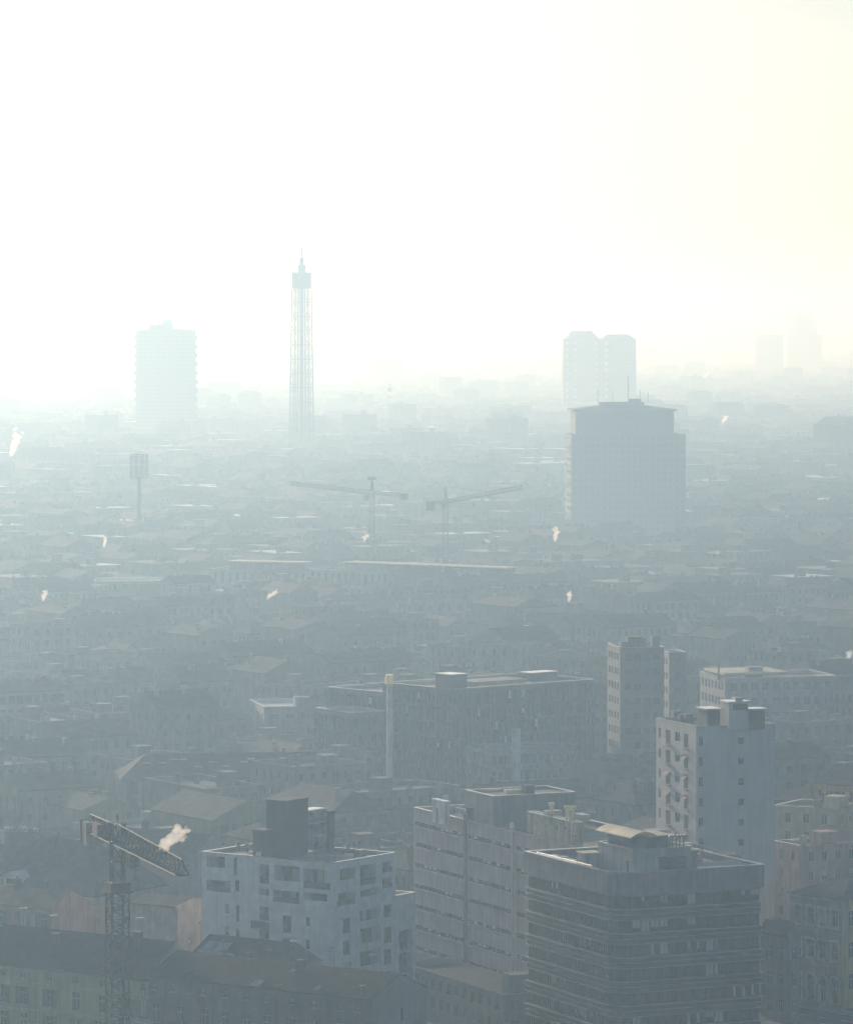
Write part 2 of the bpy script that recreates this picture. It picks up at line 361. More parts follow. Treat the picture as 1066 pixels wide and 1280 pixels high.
b=MB(); b.bar((14.5,13,z0+.5),(14.5,25,z0+.5),.25,0,8); b.bar((14.5,19,z0+.5),(21,19,z0+.5),.25,0,8); b.bar((8,15,z0+.4),(8,27,z0+.4),.18,0,8); b.build('duct',METAL,office)
b=MB(); b.box((17,22,z0),(19.6,24,z0+1.3)); b.box((19.8,14,z0),(21.6,16.5,z0+1.1)); b.build('air_unit',METAL,office,'stuff')
b=MB(); b.box((.9,15.6,z0),(1.9,17.6,33.2)); b.box((1.3,18.6,z0),(2.2,19.9,33.3)); b.box((1.0,21.5,z0),(2.4,23.2,33.1)); b.build('air_unit',METAL,office,'stuff')
b=MB()
for i in range(3): b.bar((.75,8+i*.25,z0+.9+.1*i),(.75,26,z0+.9+.1*i),.06)
for i in range(8): b.bar((.75,8.4+i*2.4,z0),(.75,8.4+i*2.4,z0+1.2),.05)
b.build('railing',METAL,office,'stuff')
# ================= MAUVE SLAB behind it
LP=world(OP,OT,18.8,29.4); LW=18.0; LD=ext_l(LP,OT,517); LH=30.6
slab=thing('office_slab','long mauve office slab with thin dark window strips, behind the dark banded block','office building',LP,OT); occupy(LP,OT,LW,LD)
u_of=lambda px: LD-ext_l(LP,OT,px)
up1,up2=u_of(583),u_of(643); wb=MB(); cuts=[(.5,up1-.6),(up1+.6,up2-.4),(up2+.4,LD-.4)]
for f in 'LFRB':
    T,L=face(f,LW,LD); op=[]
    if f=='L':
        for k in range(8):
            for a,c in cuts: op.append((a,c,LH-2.15-3.4*k-.72,LH-2.15-3.4*k))
    elif f=='F': op=grid(LW,1.2,8,3.4,5,2.6,1.0,sill=1.2)
    wall_open(wb,T,L,0,LH,op,.3)
wb.build('wall',PANEL,slab)
T,L=face('L',LW,LD)
for k in range(8):
    zt=LH-2.15-3.4*k
    for a,c in cuts:
        b=MB(); b.T=T; b.quad((a,.29,zt-.72),(c,.29,zt-.72),(c,.29,zt),(a,.29,zt),0); n=int((c-a)/1.5)
        for i in range(1,n):
            if rng.random()<.9:
                u=a+(c-a)*i/n; b.box((u-.06,.1,zt-.72),(u+.06,.28,zt),1)
            if rng.random()<.25: b.box((u+.1,.2,zt-.5),(u+1.2,.25,zt),2)
        b.build('window_strip',[GL,FRD,BLIND],slab)
    b=MB(); b.T=T; b.box((.3,-.16,zt-.88),(up1-.5,-.003,zt-.74)); b.box((up1+.5,-.16,zt-.88),(LD-.1,-.003,zt-.74)); b.box((.3,-.1,zt-1.12),(up1-.5,-.003,zt-1.05)); b.box((up1+.5,-.1,zt-1.12),(LD-.1,-.003,zt-1.05)); b.build('sill_band',LEDGE,slab)
b=MB(); b.T=T; b.box((up1-.45,-.35,0),(up1+.35,-.17,LH+.9)); b.box((up1+.42,-.3,LH+.16),(up1+1.5,.6,LH+2.2)); b.build('pilaster',BAND,slab)
b=MB(); b.T=T; b.bar((up2,-.42,0),(up2,-.42,LH+.7),.2,0,8); b.bar((up2,-.42,LH+.7),(up2,-.42,LH+1.5),.38,1,8,.3); b.build('flue',[METAL,WHITE],slab)
b=MB(); flat_roof(b,LW,LD,LH+.004,.9,.35); b.build('roof',[FELT,COPE],slab)
def on_slab(px,py,z):
    return local(LP,OT,*at(px,py,z))
# grey penthouse, white stair head, fencing, beige plant room
def roof_box(root,P,th,name,mat,px_l,px_n,px_r,py_n,ztop,zbase,par=.35,label=None,extra=None):
    q=at(px_n,py_n,ztop); lx,ly=local(P,th,*q); w=ext_r(q,th,px_r); d=ext_l(q,th,px_l)
    b=MB(); b.T=Matrix.Translation((lx,ly,0))
    for f in 'FLRB':
        M,L=face(f,w,d); wall_open(b,Matrix.Translation((lx,ly,0))@M,L,zbase,ztop,(extra or {}).get(f,[]),.3)
    o=b.build(name,mat,root,label=label)
    b=MB(); b.T=Matrix.Translation((lx,ly,0)); flat_roof(b,w,d,ztop+.003,par,.3); b.build('roof',[FELT,COPE],o)
    return o,lx,ly,w,d
ph,px_,py_,pw,pd=roof_box(slab,LP,OT,'penthouse',weathered('grey penthouse cladding',(.19,.19,.19),.7),581,616,719,996,35.0,29.7)
b=MB(); b.box((px_+8,py_+4,34.66),(px_+9.4,py_+6,36.0)); b.box((px_+5,py_+5.2,34.66),(px_+8,py_+6.4,35.3),1); b.cyl(px_+8.6,py_+5,36,37.2,.09); b.build('air_unit',[BAND,CREAM],ph,'stuff')
q,qx,qy,qw,qd=roof_box(slab,LP,OT,'stair_head',PL['white'],540,556,562,1003,33.4,29.7,.2,extra={'L':[(1.5,2.3,29.75,32.2)]})
BEI=weathered('stained beige render',(.40,.37,.29),.85,var=.3,streak=1.0)
bp,bx,by,bw,bd=roof_box(slab,LP,OT,'plant_room',BEI,658,719,729,1029,33.9,29.7,.3,extra={'L':[(bd_*17+1,bd_*17+1.5,32.2+.3*(i%2),32.7+.3*(i%2)) for i,bd_ in enumerate((.12,.22,.33,.45,.55,.72,.8))]})
for i,(a,c) in enumerate(((.6,3),(2.2,5),(2.6,8),(1.2,10.5))):
    b=MB(); b.cyl(bx+a,by+c,33.6,35.2+.3*(i%2),.28,8); b.cyl(bx+a,by+c,35.2+.3*(i%2),35.6+.3*(i%2),.5,8); b.build('roof_vent',CREAM,bp)
b=MB(); b.box((bx+.8,by+11.5,33.6),(bx+3.6,by+12.6,34.5)); b.box((bx+3,by+3.6,33.6),(bx+4.4,by+6.5,34.6)); b.build('duct',METAL,bp,'stuff')
b=MB(); 
for i in range(7): 
    t=i*.62; b.bar((1.2,LD-17.5+t,LH-.9),(1.2,LD-17.5+t,LH+1.5),.07)
for z in (LH-.2,LH+.5,LH+1.4): b.bar((1.2,LD-17.6,z),(1.2,LD-13.6,z),.06)
b.build('roof_fence',WHITE,slab,'stuff')
for (a,c,w,d,hh,m) in ((4,2,2,3,1.6,METAL),(9,6,4,2,2.2,PLW),(7,14,1.5,6,1.0,METAL),(13,20,3,3,2.6,PLW),(3,34,1.2,2,1.2,METAL),(12.5,3,2.2,5,1.2,CREAM)):
    b=MB(); b.box((a,c,LH-.9),(a+w,c+d,LH-.9+hh)); b.build('air_unit',m,slab)
# lower link roof just behind the dark block
lk=MB(); 
q=world(OP,OT,0,0)
# ================= WHITE RESIDENTIAL BLOCK, centre left
WT=R(55); WP=at(416,1080,32.8); WW=ext_r(WP,WT,494); WD=ext_l(WP,WT,252); WH=32.8
white=thing('apartment_block','white concrete apartment block with corner loggias and a dark rooftop stair tower, behind the crane','apartment block',WP,WT); occupy(WP,WT,WW+5,WD)
WCON=weathered('white board concrete',(.72,.74,.745),.8,var=.12,scale=.6,streak=.22,stripe=('Z',.9,.05))
def lrect(px0,px1,py0,py1,dp=.3):   # rectangle seen on the left face
    t0,t1=ext_l(WP,WT,px0),ext_l(WP,WT,px1); ym=WP[1]+(t0+t1)/2*math.cos(WT)
    return (WD-t0,WD-t1,zat(py1,ym),zat(py0,ym),dp)
def frect(px0,px1,py0,py1,dp=.3):
    t0,t1=ext_r(WP,WT,px0),ext_r(WP,WT,px1); ym=WP[1]+(t0+t1)/2*math.sin(WT)
    return (t0,t1,zat(py1,ym),zat(py0,ym),dp)
Llog=[lrect(258,281,1070,1091,2.6),lrect(258,288,1101,1115,1.2),lrect(324,336,1081,1105,1.8),lrect(324,336,1111,1126,1.8),lrect(324,336,1134,1151,1.5),lrect(324,336,1153,1188,1.5),
      lrect(343,374,1083,1110,2.4),lrect(341,374,1114,1129,2.0),lrect(379,413,1087,1112,2.4),lrect(379,413,1117,1133,2.0)]
Lwin=[lrect(*a) for a in ((292,296,1072,1095),(293,299,1101,1115),(281,286,1131,1142),(281,286,1159,1170),(295,299,1132,1153),(295,299,1161,1192),(353,364,1145,1167),(353,364,1173,1194),(382,387,1147,1158),(382,387,1175,1187),
      (281,286,1187,1198),(353,364,1201,1222),(382,387,1203,1215))]
Flog=[frect(420.5,443.5,1086,1109,2.2),frect(450,470,1081,1106,2.2),frect(421,444.5,1116,1132,1.8),frect(450.5,474.5,1111,1127,1.8),frect(478,490,1078,1091,2.0),frect(478,490,1098,1110,1.6),frect(450,475.5,1137,1300,1.6)]
Fwin=[frect(*a) for a in ((429,438.5,1148,1167),(429,438.5,1176,1195),(429,438.5,1204,1223),(480,489.5,1131,1147),(480,489.5,1159,1179),(480,489.5,1187,1206),(480,489.5,1215,1234))]
def dz(o): return (o[0],o[1],max(o[2],.3),o[3],o[4])
wb=MB(); gb=MB()
for f in 'FLRB':
    T,L=face(f,WW,WD); op={'L':Llog+Lwin,'F':[dz(o) for o in Flog]+Fwin}.get(f,[])
    wall_open(wb,T,L,0,WH,op,.3)
wb.build('wall',WCON,white)
LOG=weathered('shaded loggia back',(.05,.055,.06),.85)  # recess shade put into the near black loggia backs
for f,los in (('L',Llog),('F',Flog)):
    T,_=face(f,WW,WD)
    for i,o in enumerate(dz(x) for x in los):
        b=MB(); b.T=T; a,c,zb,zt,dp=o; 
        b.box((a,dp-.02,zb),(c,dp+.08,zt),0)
        w=c-a; n=max(1,round(w/2.2)); tall=zt-zb>8; lev=[zb+k*3.3 for k in range(int((zt-zb)/3.3)+1)] if tall else [zb]
        for zl in lev:
            hh=min(2.5,zt-zl-.25)
            if hh<.5: continue
            for k in range(n):
                if rng.random()<.85: b.box((a+w*k/n+.2,dp-.06,zl+.08),(a+w*(k+1)/n-.25,dp-.025,zl+hh),1)
            if rng.random()<.3: q_=a+w*rng.uniform(.1,.6); b.box((q_,dp-.12,zl+.1),(q_+min(1.1,w*.3),dp-.07,zl+hh),2)
        lo=b.build('loggia',[LOG,GL,BLIND],white)
        b=MB(); b.T=T
        for zl in lev:
            if zl>zb+.1: b.box((a+.02,.02,zl-.15),(c-.02,dp-.03,zl),0)
            b.box((a+.02,.06,zl),(c-.02,.16,zl+ (.95 if zt-zb>2.6 else .75)),1 if i%3 else 0)
        b.build('balustrade',[WCON,GLB],lo)
    put_windows(white,T,[o[:4] for o in (Lwin if f=='L' else Fwin)],'double',FRD,v=.1,blind=.15,rng=rng)
b=MB(); T,_=face('L',WW,WD); b.T=T; o=Llog[5]; b.box((o[0]-.9,-.9,o[3]-.9),(o[1]+.1,-.003,o[3]-.75)); b.box((o[0]-.9,-.9,o[3]-.74),(o[1]+.1,-.82,o[3]+.2)); b.build('balcony',FRD,white)
for f,n in (('L',6),('F',4)):   # board joints: thin bands
    T,L=face(f,WW,WD)
b=MB(); flat_roof(b,WW,WD,WH+.004,.45,.35,0,1); b.build('roof',[weathered('pale roof deck',(.36,.34,.33),.8,streak=0),COPE],white)
wing_h=zat(1121,WP[1]+WW*math.sin(WT)); ww2=ext_r(WP,WT,519)-WW
b=MB(); T2=Matrix.Translation((WW+.01,0,0))
for f in 'FRB':
    M,L=face(f,ww2,WD*.6); wall_open(b,T2@M,L,0,wing_h,[(ww2*.18,ww2*.85,.5,wing_h-5.2)] if f=='F' else [],1.2)
wg=b.build('side_wing',WCON,white)
b=MB(); b.T=T2; b.box((ww2*.18,1.0,.5),(ww2*.85,1.3,wing_h-5.2),0)
for k in range(6): b.box((ww2*.2,.1,1.5+3.3*k),(ww2*.83,.95,1.65+3.3*k),1)
b.build('loggia',[GL,WCON],wg)
b=MB(); b.T=T2; flat_roof(b,ww2,WD*.6,wing_h+.003,.5,.3); b.build('roof',[FELT,COPE],wg)
# rooftop: dark stair tower, glass screen, white post, cowls
zr=WH-.45
DKB=weathered('dark brick',(.06,.065,.06),.8)
def wl(px,py,z): return local(WP,WT,*at(px,py,z))
def rbox(name,mat,pl,pn,pr,py,zt,capm=None,parent=white,zb=None,cap=.15):
    q=at(pn,py,zt); lx,ly=local(WP,WT,*q); w=ext_r(q,WT,pr); d=ext_l(q,WT,pl); b=MB()
    b.box((lx,ly,zb or zr),(lx+w,ly+d,zt)); b.box((lx-cap,ly-cap,zt+.003),(lx+w+cap,ly+d+cap,zt+.2),1)
    return b.build(name,[mat,capm or mat],parent),lx,ly,w,d
st,sx,sy,sw,sdp=rbox('stair_tower',DKB,333,357,385,1003,40.6)
rbox('stair_annex',DKB,316,330,343,1040,36.3)
rbox('roof_pier',DKB,408,412,418,1016,38.4)
q=at(345,1022,38.2); lx,ly=local(WP,WT,*q); b=MB(); b.box((lx,ly,zr),(lx+.5,ly+.5,38.2)); b.box((lx,ly-.5,38.203),(lx+4.6,ly+.5,38.6)); b.build('portal_frame',WCON,white)
q=at(374,1019,38.0); lx,ly=local(WP,WT,*q); w=ext_r(q,WT,408); b=MB()
for k in range(4):
    for j in range(3): b.box((lx+w*k/4+.05,ly,zr+.2+j*2.0),(lx+w*(k+1)/4-.05,ly+.1,zr+2.1+j*2.0),0)
for k in range(5): b.box((lx+w*k/4-.05,ly-.05,zr),(lx+w*k/4+.05,ly+.15,38.2),1)
b.box((lx-.2,ly-.3,38.203),(lx+w+.2,ly+2.5,38.4),1); b.build('glass_screen',[glass('pale screen glass',(.14,.18,.19),.25),COPE],white)
q=at(333,1057,34.2); lx,ly=local(WP,WT,*q); b=MB(); b.box((lx-.2,ly,zr),(lx-.05,ly+1.9,35.3)); b.build('terrace_wall',weathered('sunlit yellow render',(.62,.56,.30),.7),white)  # sunlight on this wall put into its yellow colour
for px,py in ((298,1063),(435,1066),(448,1063),(309,1066)):
    lx,ly=wl(px,py,zr); b=MB(); b.cyl(lx,ly,zr,zr+1.0,.22,8); b.cyl(lx,ly,zr+1.0,zr+1.35,.48,10,0,.3); b.build('chimney_cowl',STEEL,white)
b=MB(); lx,ly=wl(408,1074,zr); 
for i in range(4): b.bar((lx+i*.9,ly+.2*i,zr),(lx+i*.9,ly+.2*i,zr+.8),.04)
b.bar((lx,ly,zr+.8),(lx+2.7,ly+.6,zr+.8),.05); b.build('railing',STEEL,white,'stuff')
for i,(a_,c_) in enumerate(((.15,.2),(.8,.3),(.3,.75),(.85,.8),(.55,.1))):
    x_,y_=WW*a_,WD*c_; h_=rng.uniform(2,3.4); b=MB(); b.bar((x_,y_,zr),(x_,y_,zr+h_),.05,0,5); b.bar((x_-.6,y_,zr+h_*.94),(x_+.6,y_,zr+h_*.94),.03,0,4); b.bar((x_-.4,y_+.1,zr+h_*.8),(x_+.4,y_-.1,zr+h_*.8),.03,0,4); b.build('aerial',STEEL,white)
for i,(a_,c_) in enumerate(((.75,.15),(.12,.6),(.2,.12))):
    x_,y_=WW*a_,WD*c_; b=MB(); b.box((x_,y_,zr),(x_+1.6,y_+1.0,zr+1.0)); b.build('air_unit',METAL,white)
# ================= WHITE TOWER, right
TT=R(20); TP=far(870,720); TH=zat(909,720); TW=ext_r(TP,TT,968); TD=ext_l(TP,TT,820)
tower=thing('apartment_tower','tall pale apartment tower with a blank side and one column of small windows, right','apartment tower',TP,TT); occupy(TP,TT,TW,TD)
TCON=weathered('pale tower render',(.52,.53,.53),.85,var=.1,scale=.2,streak=.2)
wb=MB(); fh=3.34; nfl=12; c=ext_r(TP,TT,926)
Tw=[(c-.5,c+.5,TH-2.0-fh*k-1.1,TH-2.0-fh*k) for k in range(nfl)]; Ts=[(.5,1.25,TH-1.6-fh*k-1.5,TH-1.6-fh*k) for k in range(nfl)]
lw=[]; lb=[]
cols=[(.06,.12),(.24,.36),(.47,.60),(.70,.80)]
for k in range(nfl):
    z=TH-1.5-fh*k
    for j,(a,bb) in enumerate(cols):
        o=(TD*a,TD*bb,z-2.3,z); (lb if j in (1,3) else lw).append(o if j in (1,3) else (o[0],o[1],z-1.6,z))
for f in 'FLRB':
    T,L=face(f,TW,TD); wall_open(wb,T,L,0,TH,{'F':Tw+Ts,'L':lw+[(*o,1.4) for o in lb]}.get(f,[]),.25)
wb.build('wall',TCON,tower)
T,_=face('F',TW,TD); put_windows(tower,T,Tw+Ts,'double',FRD,v=.08,rng=rng)
T,_=face('L',TW,TD); put_windows(tower,T,lw,'double',FRM,v=.08,blind=.3,rng=rng)
BRW=plain('maroon awning cloth',(.23,.10,.09),.8)
for o in lb:
    b=MB(); b.T=T; b.box((o[0],1.38,o[2]),(o[1],1.46,o[3]),0); b.box((o[0]-.2,-.9,o[2]-.16),(o[1]+.2,1.37,o[2]),1); b.box((o[0]-.2,-.9,o[2]+.003),(o[1]+.2,-.84,o[2]+1.0),2)
    x=b.build('balcony',[GL,TCON,TCON],tower)
    if rng.random()<.35:
        b=MB(); b.T=T; b.add([(o[0],0.1,o[3]-.05),(o[1],.1,o[3]-.05),(o[1],-.8,o[3]-.8),(o[0],-.8,o[3]-.8)],[(0,1,2,3)]); b.build('awning',BRW,x)
b=MB(); flat_roof(b,TW,TD,TH+.004,.5,.3); b.build('roof',[FELT,TCON],tower)
def tl(px,py,z): return local(TP,TT,*at(px,py,z))
def tbox(name,pl,pn,pr,py,zt,zb,mat,capm=None,cap=.3):
    q=at(pn,py,zt); lx,ly=local(TP,TT,*q); w=ext_r(q,TT,pr); d=max(2.5,ext_l(q,TT,pl)); b=MB(); b.box((lx,ly,zb),(lx+w,ly+d,zt)); b.box((lx-cap,ly-cap,zt+.003),(lx+w+cap,ly+d+cap,zt+.25),1)
    return b.build(name,[mat,capm or COPE],tower),lx,ly,w,d
zb=TH-.5; m,lx,ly,w,d=tbox('lift_tower',901,911,935,879,48.2,zb,TCON)
b=MB(); b.box((lx+w*.2,ly-.06,47.0),(lx+w*.98,ly-.003,48.0)); b.build('window',GL,m)
b=MB(); b.box((lx+w*.4,ly+.5,48.3),(lx+w*.8,ly+2,49.0)); b.build('tank',METAL,m)
m,lx,ly,w,d=tbox('roof_pavilion',872,884,900,888,47.0,zb,DKB)
m,lx,ly,w,d=tbox('roof_pavilion',936,938,956,888,47.0,zb,DKB)
for px,py in ((850,903),(857,904),(842,901)):
    lx,ly=tl(px,py,zb); b=MB(); b.box((lx,ly,zb),(lx+1.3,ly+1.3,zb+1.1+.5*rng.random())); b.build('roof_vent',STEEL,tower)
# ================= OLD TENEMENTS along the bottom edge
KT=R(55)
def house(name,label,P,W,D,h,wall,rise,rmat,axis,wins,shut,fr=None,extra_face='L',hip=0,group=None,chim=()):
    """near house: every window, shutter and chimney an object"""
    root=thing(name,label,'house',P,KT,group); occupy(P,KT,W,D); wb=MB()
    for f in 'FLRB':
        T,L=face(f,W,D); op=wins.get(f,[]); wall_open(wb,T,L,0,h,[(*o[:4],.2) for o in op])
    w=wb.build('wall',wall,root)
    for f,op in wins.items():
        T,L=face(f,W,D); put_windows(root,T,[o[:4] for o in op],'cross',fr or FRM,shutter=shut,v=.07,blind=.15,rng=rng,sill=PL['stone'])
    rb=MB(); gable_roof(rb,W,D,h+.003,rise,axis,ov=.55,hip=hip); ro=rb.build('roof',[rmat,wall],root)
    for (x,y,s,z) in chim:
        b=MB(); b.box((x-s/2,y-s/2,h-.1),(x+s/2,y+s/2,z)); b.box((x-s/2-.1,y-s/2-.1,z+.002),(x+s/2+.1,y+s/2+.1,z+.15))
        for q in (-.2,.2): b.cyl(x+q*s,y,z+.15,z+.6,.12,6)
        b.build('chimney',DKCH,ro)
    return root,ro
DKCH=weathered('sooty brick',(.06,.05,.045),.9)  # brick colour set dark
TILEK=weathered('sooty roof tiles',(.018,.016,.019),.95,var=.6,scale=.8,streak=0,grain=3,stripe=('Y',2.2,.5),spec=.05)  # dark tiles blackened further: shade on the slopes put into the colour
# house with the gable end
GP=at(465,1251,22.8); GW=ext_r(GP,KT,533); GD=ext_l(GP,KT,186)
KG=weathered('grey tenement render',(.11,.105,.10),.9,var=.3,streak=.6); GAB=weathered('bare gable render',(.17,.20,.19),.9,var=.12,streak=.2)
lu=lambda px: GD-ext_l(GP,KT,px)
def row(pxs,w,zb,zt,skew=0): return [(lu(p)-w/2,lu(p)+w/2,zb,zt) for p in pxs]
gw={'L':row((193,216,240,254,281,308,333,365,392,425,447),.8,21.0,21.8)+row((194,226,256,281,308,333,365,392,425,447),1.35,16.7,19.3)+row((194,226,256,281,308,333,365,392,425,447),1.35,12.9,15.3),'F':[(GW*.52,GW*.52+.5,19.2,21.0)]}
g,gro=house('tenement','sooty tenement with the bare end gable and skylights in its dark roof, bottom centre',GP,GW,GD,22.8,KG,2.6,TILEK,'y',gw,None)
b=MB(); b.T=face('F',GW,GD)[0]; e=.02; b.add([(0.02,-e,0),(GW-.02,-e,0),(GW-.02,-e,22.8),(GW/2,-e,25.3),(.02,-e,22.8)],[(0,1,2,3,4)]); b.add([(GW*.52,-.04,19.2),(GW*.52+.5,-.04,19.2),(GW*.52+.5,-.04,21),(GW*.52,-.04,21)],[(0,1,2,3)],1); b.build('gable_wall',[GAB,GL],g)
def on_roof(root_P,W,D,h,rise,px,py,side):   # point on the left slope of a ridge-y roof
    for i in range(60):
        s=i/59*W/2; z=h+.2+rise*(s+.55)/(W/2+.55)
        x,y=at(px,py,z); lx,ly=local(root_P,KT,x,y)
        if lx<=s: return lx,ly,z
    return lx,ly,z
def skylight(ro,P,W,D,h,rise,px,py,wd,ln,mat,name='skylight'):
    x,y,z=on_roof(P,W,D,h,rise,px,py,0); sl=math.atan2(rise,W/2+.55)
    b=MB(); b.box((-ln/2,-wd/2,.0),(ln/2,wd/2,.09),1); b.box((-ln/2+.07,-wd/2+.07,.092),(ln/2-.07,wd/2-.07,.12),0)
    me=b.mesh(name,[mat,METAL]); link(name,me,ro,M=Matrix.Translation((x,y,z+.03))@Matrix.Rotation(-sl,4,'Y'))
SKY=glass('skylight glass',(.12,.15,.17),.06)
for px,py,w,l in ((322,1230,1.3,1.7),(398,1236,.8,1.0),(366,1215,.7,.9),(349,1234,.8,.8)): skylight(gro,GP,GW,GD,22.8,2.6,px,py,w,l,SKY if px!=349 else GLB)
x,y,z=on_roof(GP,GW,GD,22.8,2.6,453,1241,0); b=MB(); b.cyl(x,y,z-.2,z+.7,.2,8); b.cyl(x,y,z+.7,z+.9,.45,10); b.build('roof_vent',STEEL,gro)
for px,py in ((375,1212),):
    x,y,z=on_roof(GP,GW,GD,22.8,2.6,px,py,0); b=MB(); b.box((x-.4,y-.5,z-.6),(x+.4,y+.5,z+1.1)); b.box((x-.5,y-.6,z+1.102),(x+.5,y+.6,z+1.25)); b.build('chimney',DKCH,gro)
b=MB(); b.T=face('L',GW,GD)[0]; b.box((0,-.5,22.62),(GD,-.3,22.8)); b.build('gutter',FRD,g)
for px in (266,208,345,410):
    b=MB(); b.T=face('L',GW,GD)[0]; b.bar((lu(px),-.12,0),(lu(px),-.12,22.6),.07,0,6); b.build('drainpipe',FRD,g)
# aerials on the tenement ridges
def aerial(parent,x,y,z,h,seed):
    rg=random.Random(seed); b=MB(); b.bar((x,y,z),(x,y,z+h),.045,0,5); a=rg.random()*3
    for q in (.97,.8):
        c_,s_=math.cos(a+q*3),math.sin(a+q*3); b.bar((x-c_*.6,y-s_*.6,z+h*q),(x+c_*.6,y+s_*.6,z+h*q),.03,0,4)
        for k in (-.5,-.25,0,.25,.5): b.bar((x+c_*k-s_*.3,y+s_*k+c_*.3,z+h*q),(x+c_*k+s_*.3,y+s_*k-c_*.3,z+h*q),.02,0,4)
    b.build('aerial',STEEL,parent)
for i,v in enumerate((.12,.3,.47,.62,.78,.93)): aerial(gro,GW/2+rng.uniform(-.6,.6),GD*v,25.2,rng.uniform(2.2,3.4),i)
for i in range(5):
    x,y=rng.uniform(1,GW/2-1),GD*rng.uniform(.05,.95); z=23+2.6*(x+.55)/(GW/2+.55); b=MB(); b.cyl(x,y,z-.2,z+.8,.13,6); b.cyl(x,y,z+.8,z+.95,.24,6); b.build('flue_pipe',STEEL,gro)
# dish
dx,dy=at(243,1228,23.6); dish=thing('satellite_dish','round black satellite dish on the eaves of the sooty tenement','dish',(dx-.5,dy-.6,22.9))
b=MB(); n=20; V=[(0,.16,1.0)]
for r_,yy in ((.35,.12),(.7,.02),(.98,-.12)):
    for k in range(n): V.append((r_*math.cos(2*math.pi*k/n),yy,1.0+r_*math.sin(2*math.pi*k/n)))
b.add(V,[(0,1+k,1+(k+1)%n) for k in range(n)]+[(1+r*n+k,1+(r+1)*n+k,1+(r+1)*n+(k+1)%n,1+r*n+(k+1)%n) for r in range(2) for k in range(n)]); b.build('reflector',BLACK,dish)
b=MB(); b.bar((0,.2,-.3),(0,.2,1.0),.06,0,6); b.bar((0,.2,1),(0,-.0,1),.05,0,6); b.bar((0,-.05,.1),(0,-.7,.8),.03,0,5); b.build('mount',BLACK,dish)
# yellow green tenement further left, same line of street
YP=world(GP,KT,0,GD+.02); YD=ext_l(YP,KT,-30); YW=11.5; ly_=lambda px: YD-ext_l(YP,KT,px); YH=22.2
def yrow(pxs,w,zb,zt): return [(ly_(p)-w/2,ly_(p)+w/2,zb,zt) for p in pxs]
yw={'L':yrow((4,28,61,94,128,158,178),.9,20.6,21.6)+yrow((4,28,62,95,127,158,179),1.25,17.0,19.5)+yrow((4,29,62,95,127,158,179),1.25,13.4,15.9)}
GREENW=weathered('yellow green render',(.37,.36,.18),.9,var=.2,streak=.5)
y_,yro=house('tenement','yellow green tenement with paired dark windows, bottom left corner behind the crane mast',YP,YW,YD,YH,GREENW,4.4,TILEK,'y',yw,None)
for o in [w for w in yw['L'] if w[3]-w[2]>2]:
    if rng.random()<.6:
        for s in (0,1): link('shutter',slab_mesh(.6,.06,2.5,SHUT,'shutter'),y_,M=face('L',YW,YD)[0]@Matrix.Translation((o[0]-.6 if s==0 else o[1],-.07,o[2])))
b=MB(); b.T=face('L',YW,YD)[0]; b.box((0,-.14,16.3),(YD,-.003,16.5)); b.box((0,-.14,20.0),(YD,-.003,20.15)); b.build('string_course',PL['stone'],y_)
b=MB(); b.T=face('L',YW,YD)[0]; b.box((0,-.5,YH-.18),(YD,-.3,YH)); b.build('gutter',FRD,y_)
for px in (45,180):
    b=MB(); b.T=face('L',YW,YD)[0]; b.bar((ly_(px),-.12,0),(ly_(px),-.12,YH-.2),.07,0,6); b.build('drainpipe',FRD,y_)
for px,py in ((70,1180),(172,1178)):
    x,y,z=on_roof(YP,YW,YD,YH,4.4,px,py,0); b=MB(); b.box((x-.45,y-.55,z-.8),(x+.45,y+.55,z+1.3)); b.box((x-.55,y-.65,z+1.302),(x+.55,y+.65,z+1.45)); b.build('chimney',DKCH,yro)
for i,v in enumerate((.2,.45,.7,.88)): aerial(yro,YW/2,YD*v,26.5,rng.uniform(2,3.2),20+i)
# roof wing between tenement and white block (big bright rooflight)
MP=at(352,1207,22.8); MP=(MP[0]-1.5,MP[1]+9); MW,MD=11,ext_l(MP,KT,232)
m_,mro=house('courtyard_house','dark roofed courtyard wing with a large bright rooflight, at the foot of the white block',MP,MW,MD,20.6,KG,3.2,TILEK,'y',{},None)
for px,py,w,l in ((268,1188,4.2,3.6),(281,1197,2.8,1.6)): skylight(mro,MP,MW,MD,20.6,3.2,px,py,w,l,SKY,'rooflight')
for px,py in ((337,1197),(310,1200)): 
    x,y,z=on_roof(MP,MW,MD,20.6,3.2,px,py,0); b=MB(); b.box((x-.35,y-.4,z-.6),(x+.35,y+.4,z+1.0)); b.build('chimney',DKCH,mro)
# ================= houses behind, left
def lh(px_near,py,z,pxl,D=9): 
    P=at(px_near,py,z); return P,ext_l(P,KT,pxl)
P,L_=lh(66,1138,22.0,-25); u=lambda px: L_-ext_l(P,KT,px)
hw={'L':[(u(p)-.75,u(p)+.75,zb,zb+2.4) for zb in (18.9,15.3) for p in (3,28,54)]}
house('old_house','low house with reddish tiled roof and green shutters, left edge below the hipped roof',P,9,L_,22.0,PL['pink'],2.2,TILER,'y',hw,SHUTG,chim=((4,u(40),.9,25.4),(5,u(10),.8,25.3)))
P,L_=lh(102,1142,20.6,63); house('annexe','small pink blank annexe with a flat lean roof beside the shuttered house',P,7,L_,20.6,PL['pink'],.7,TILER,'y',{},None,chim=((1.0,1.2,1.0,22.4),))
P,L_=lh(222,1135,23.5,163); house('gable_house','windowless pink walled house right of the crane mast',P,8,L_,23.5,weathered('worn pink wall',(.36,.28,.26),.9,var=.3,scale=.5,streak=.4),.9,TILED,'y',{},None)
P,L_=lh(253,1155,20.5,224); u=lambda px: L_-ext_l(P,KT,px)
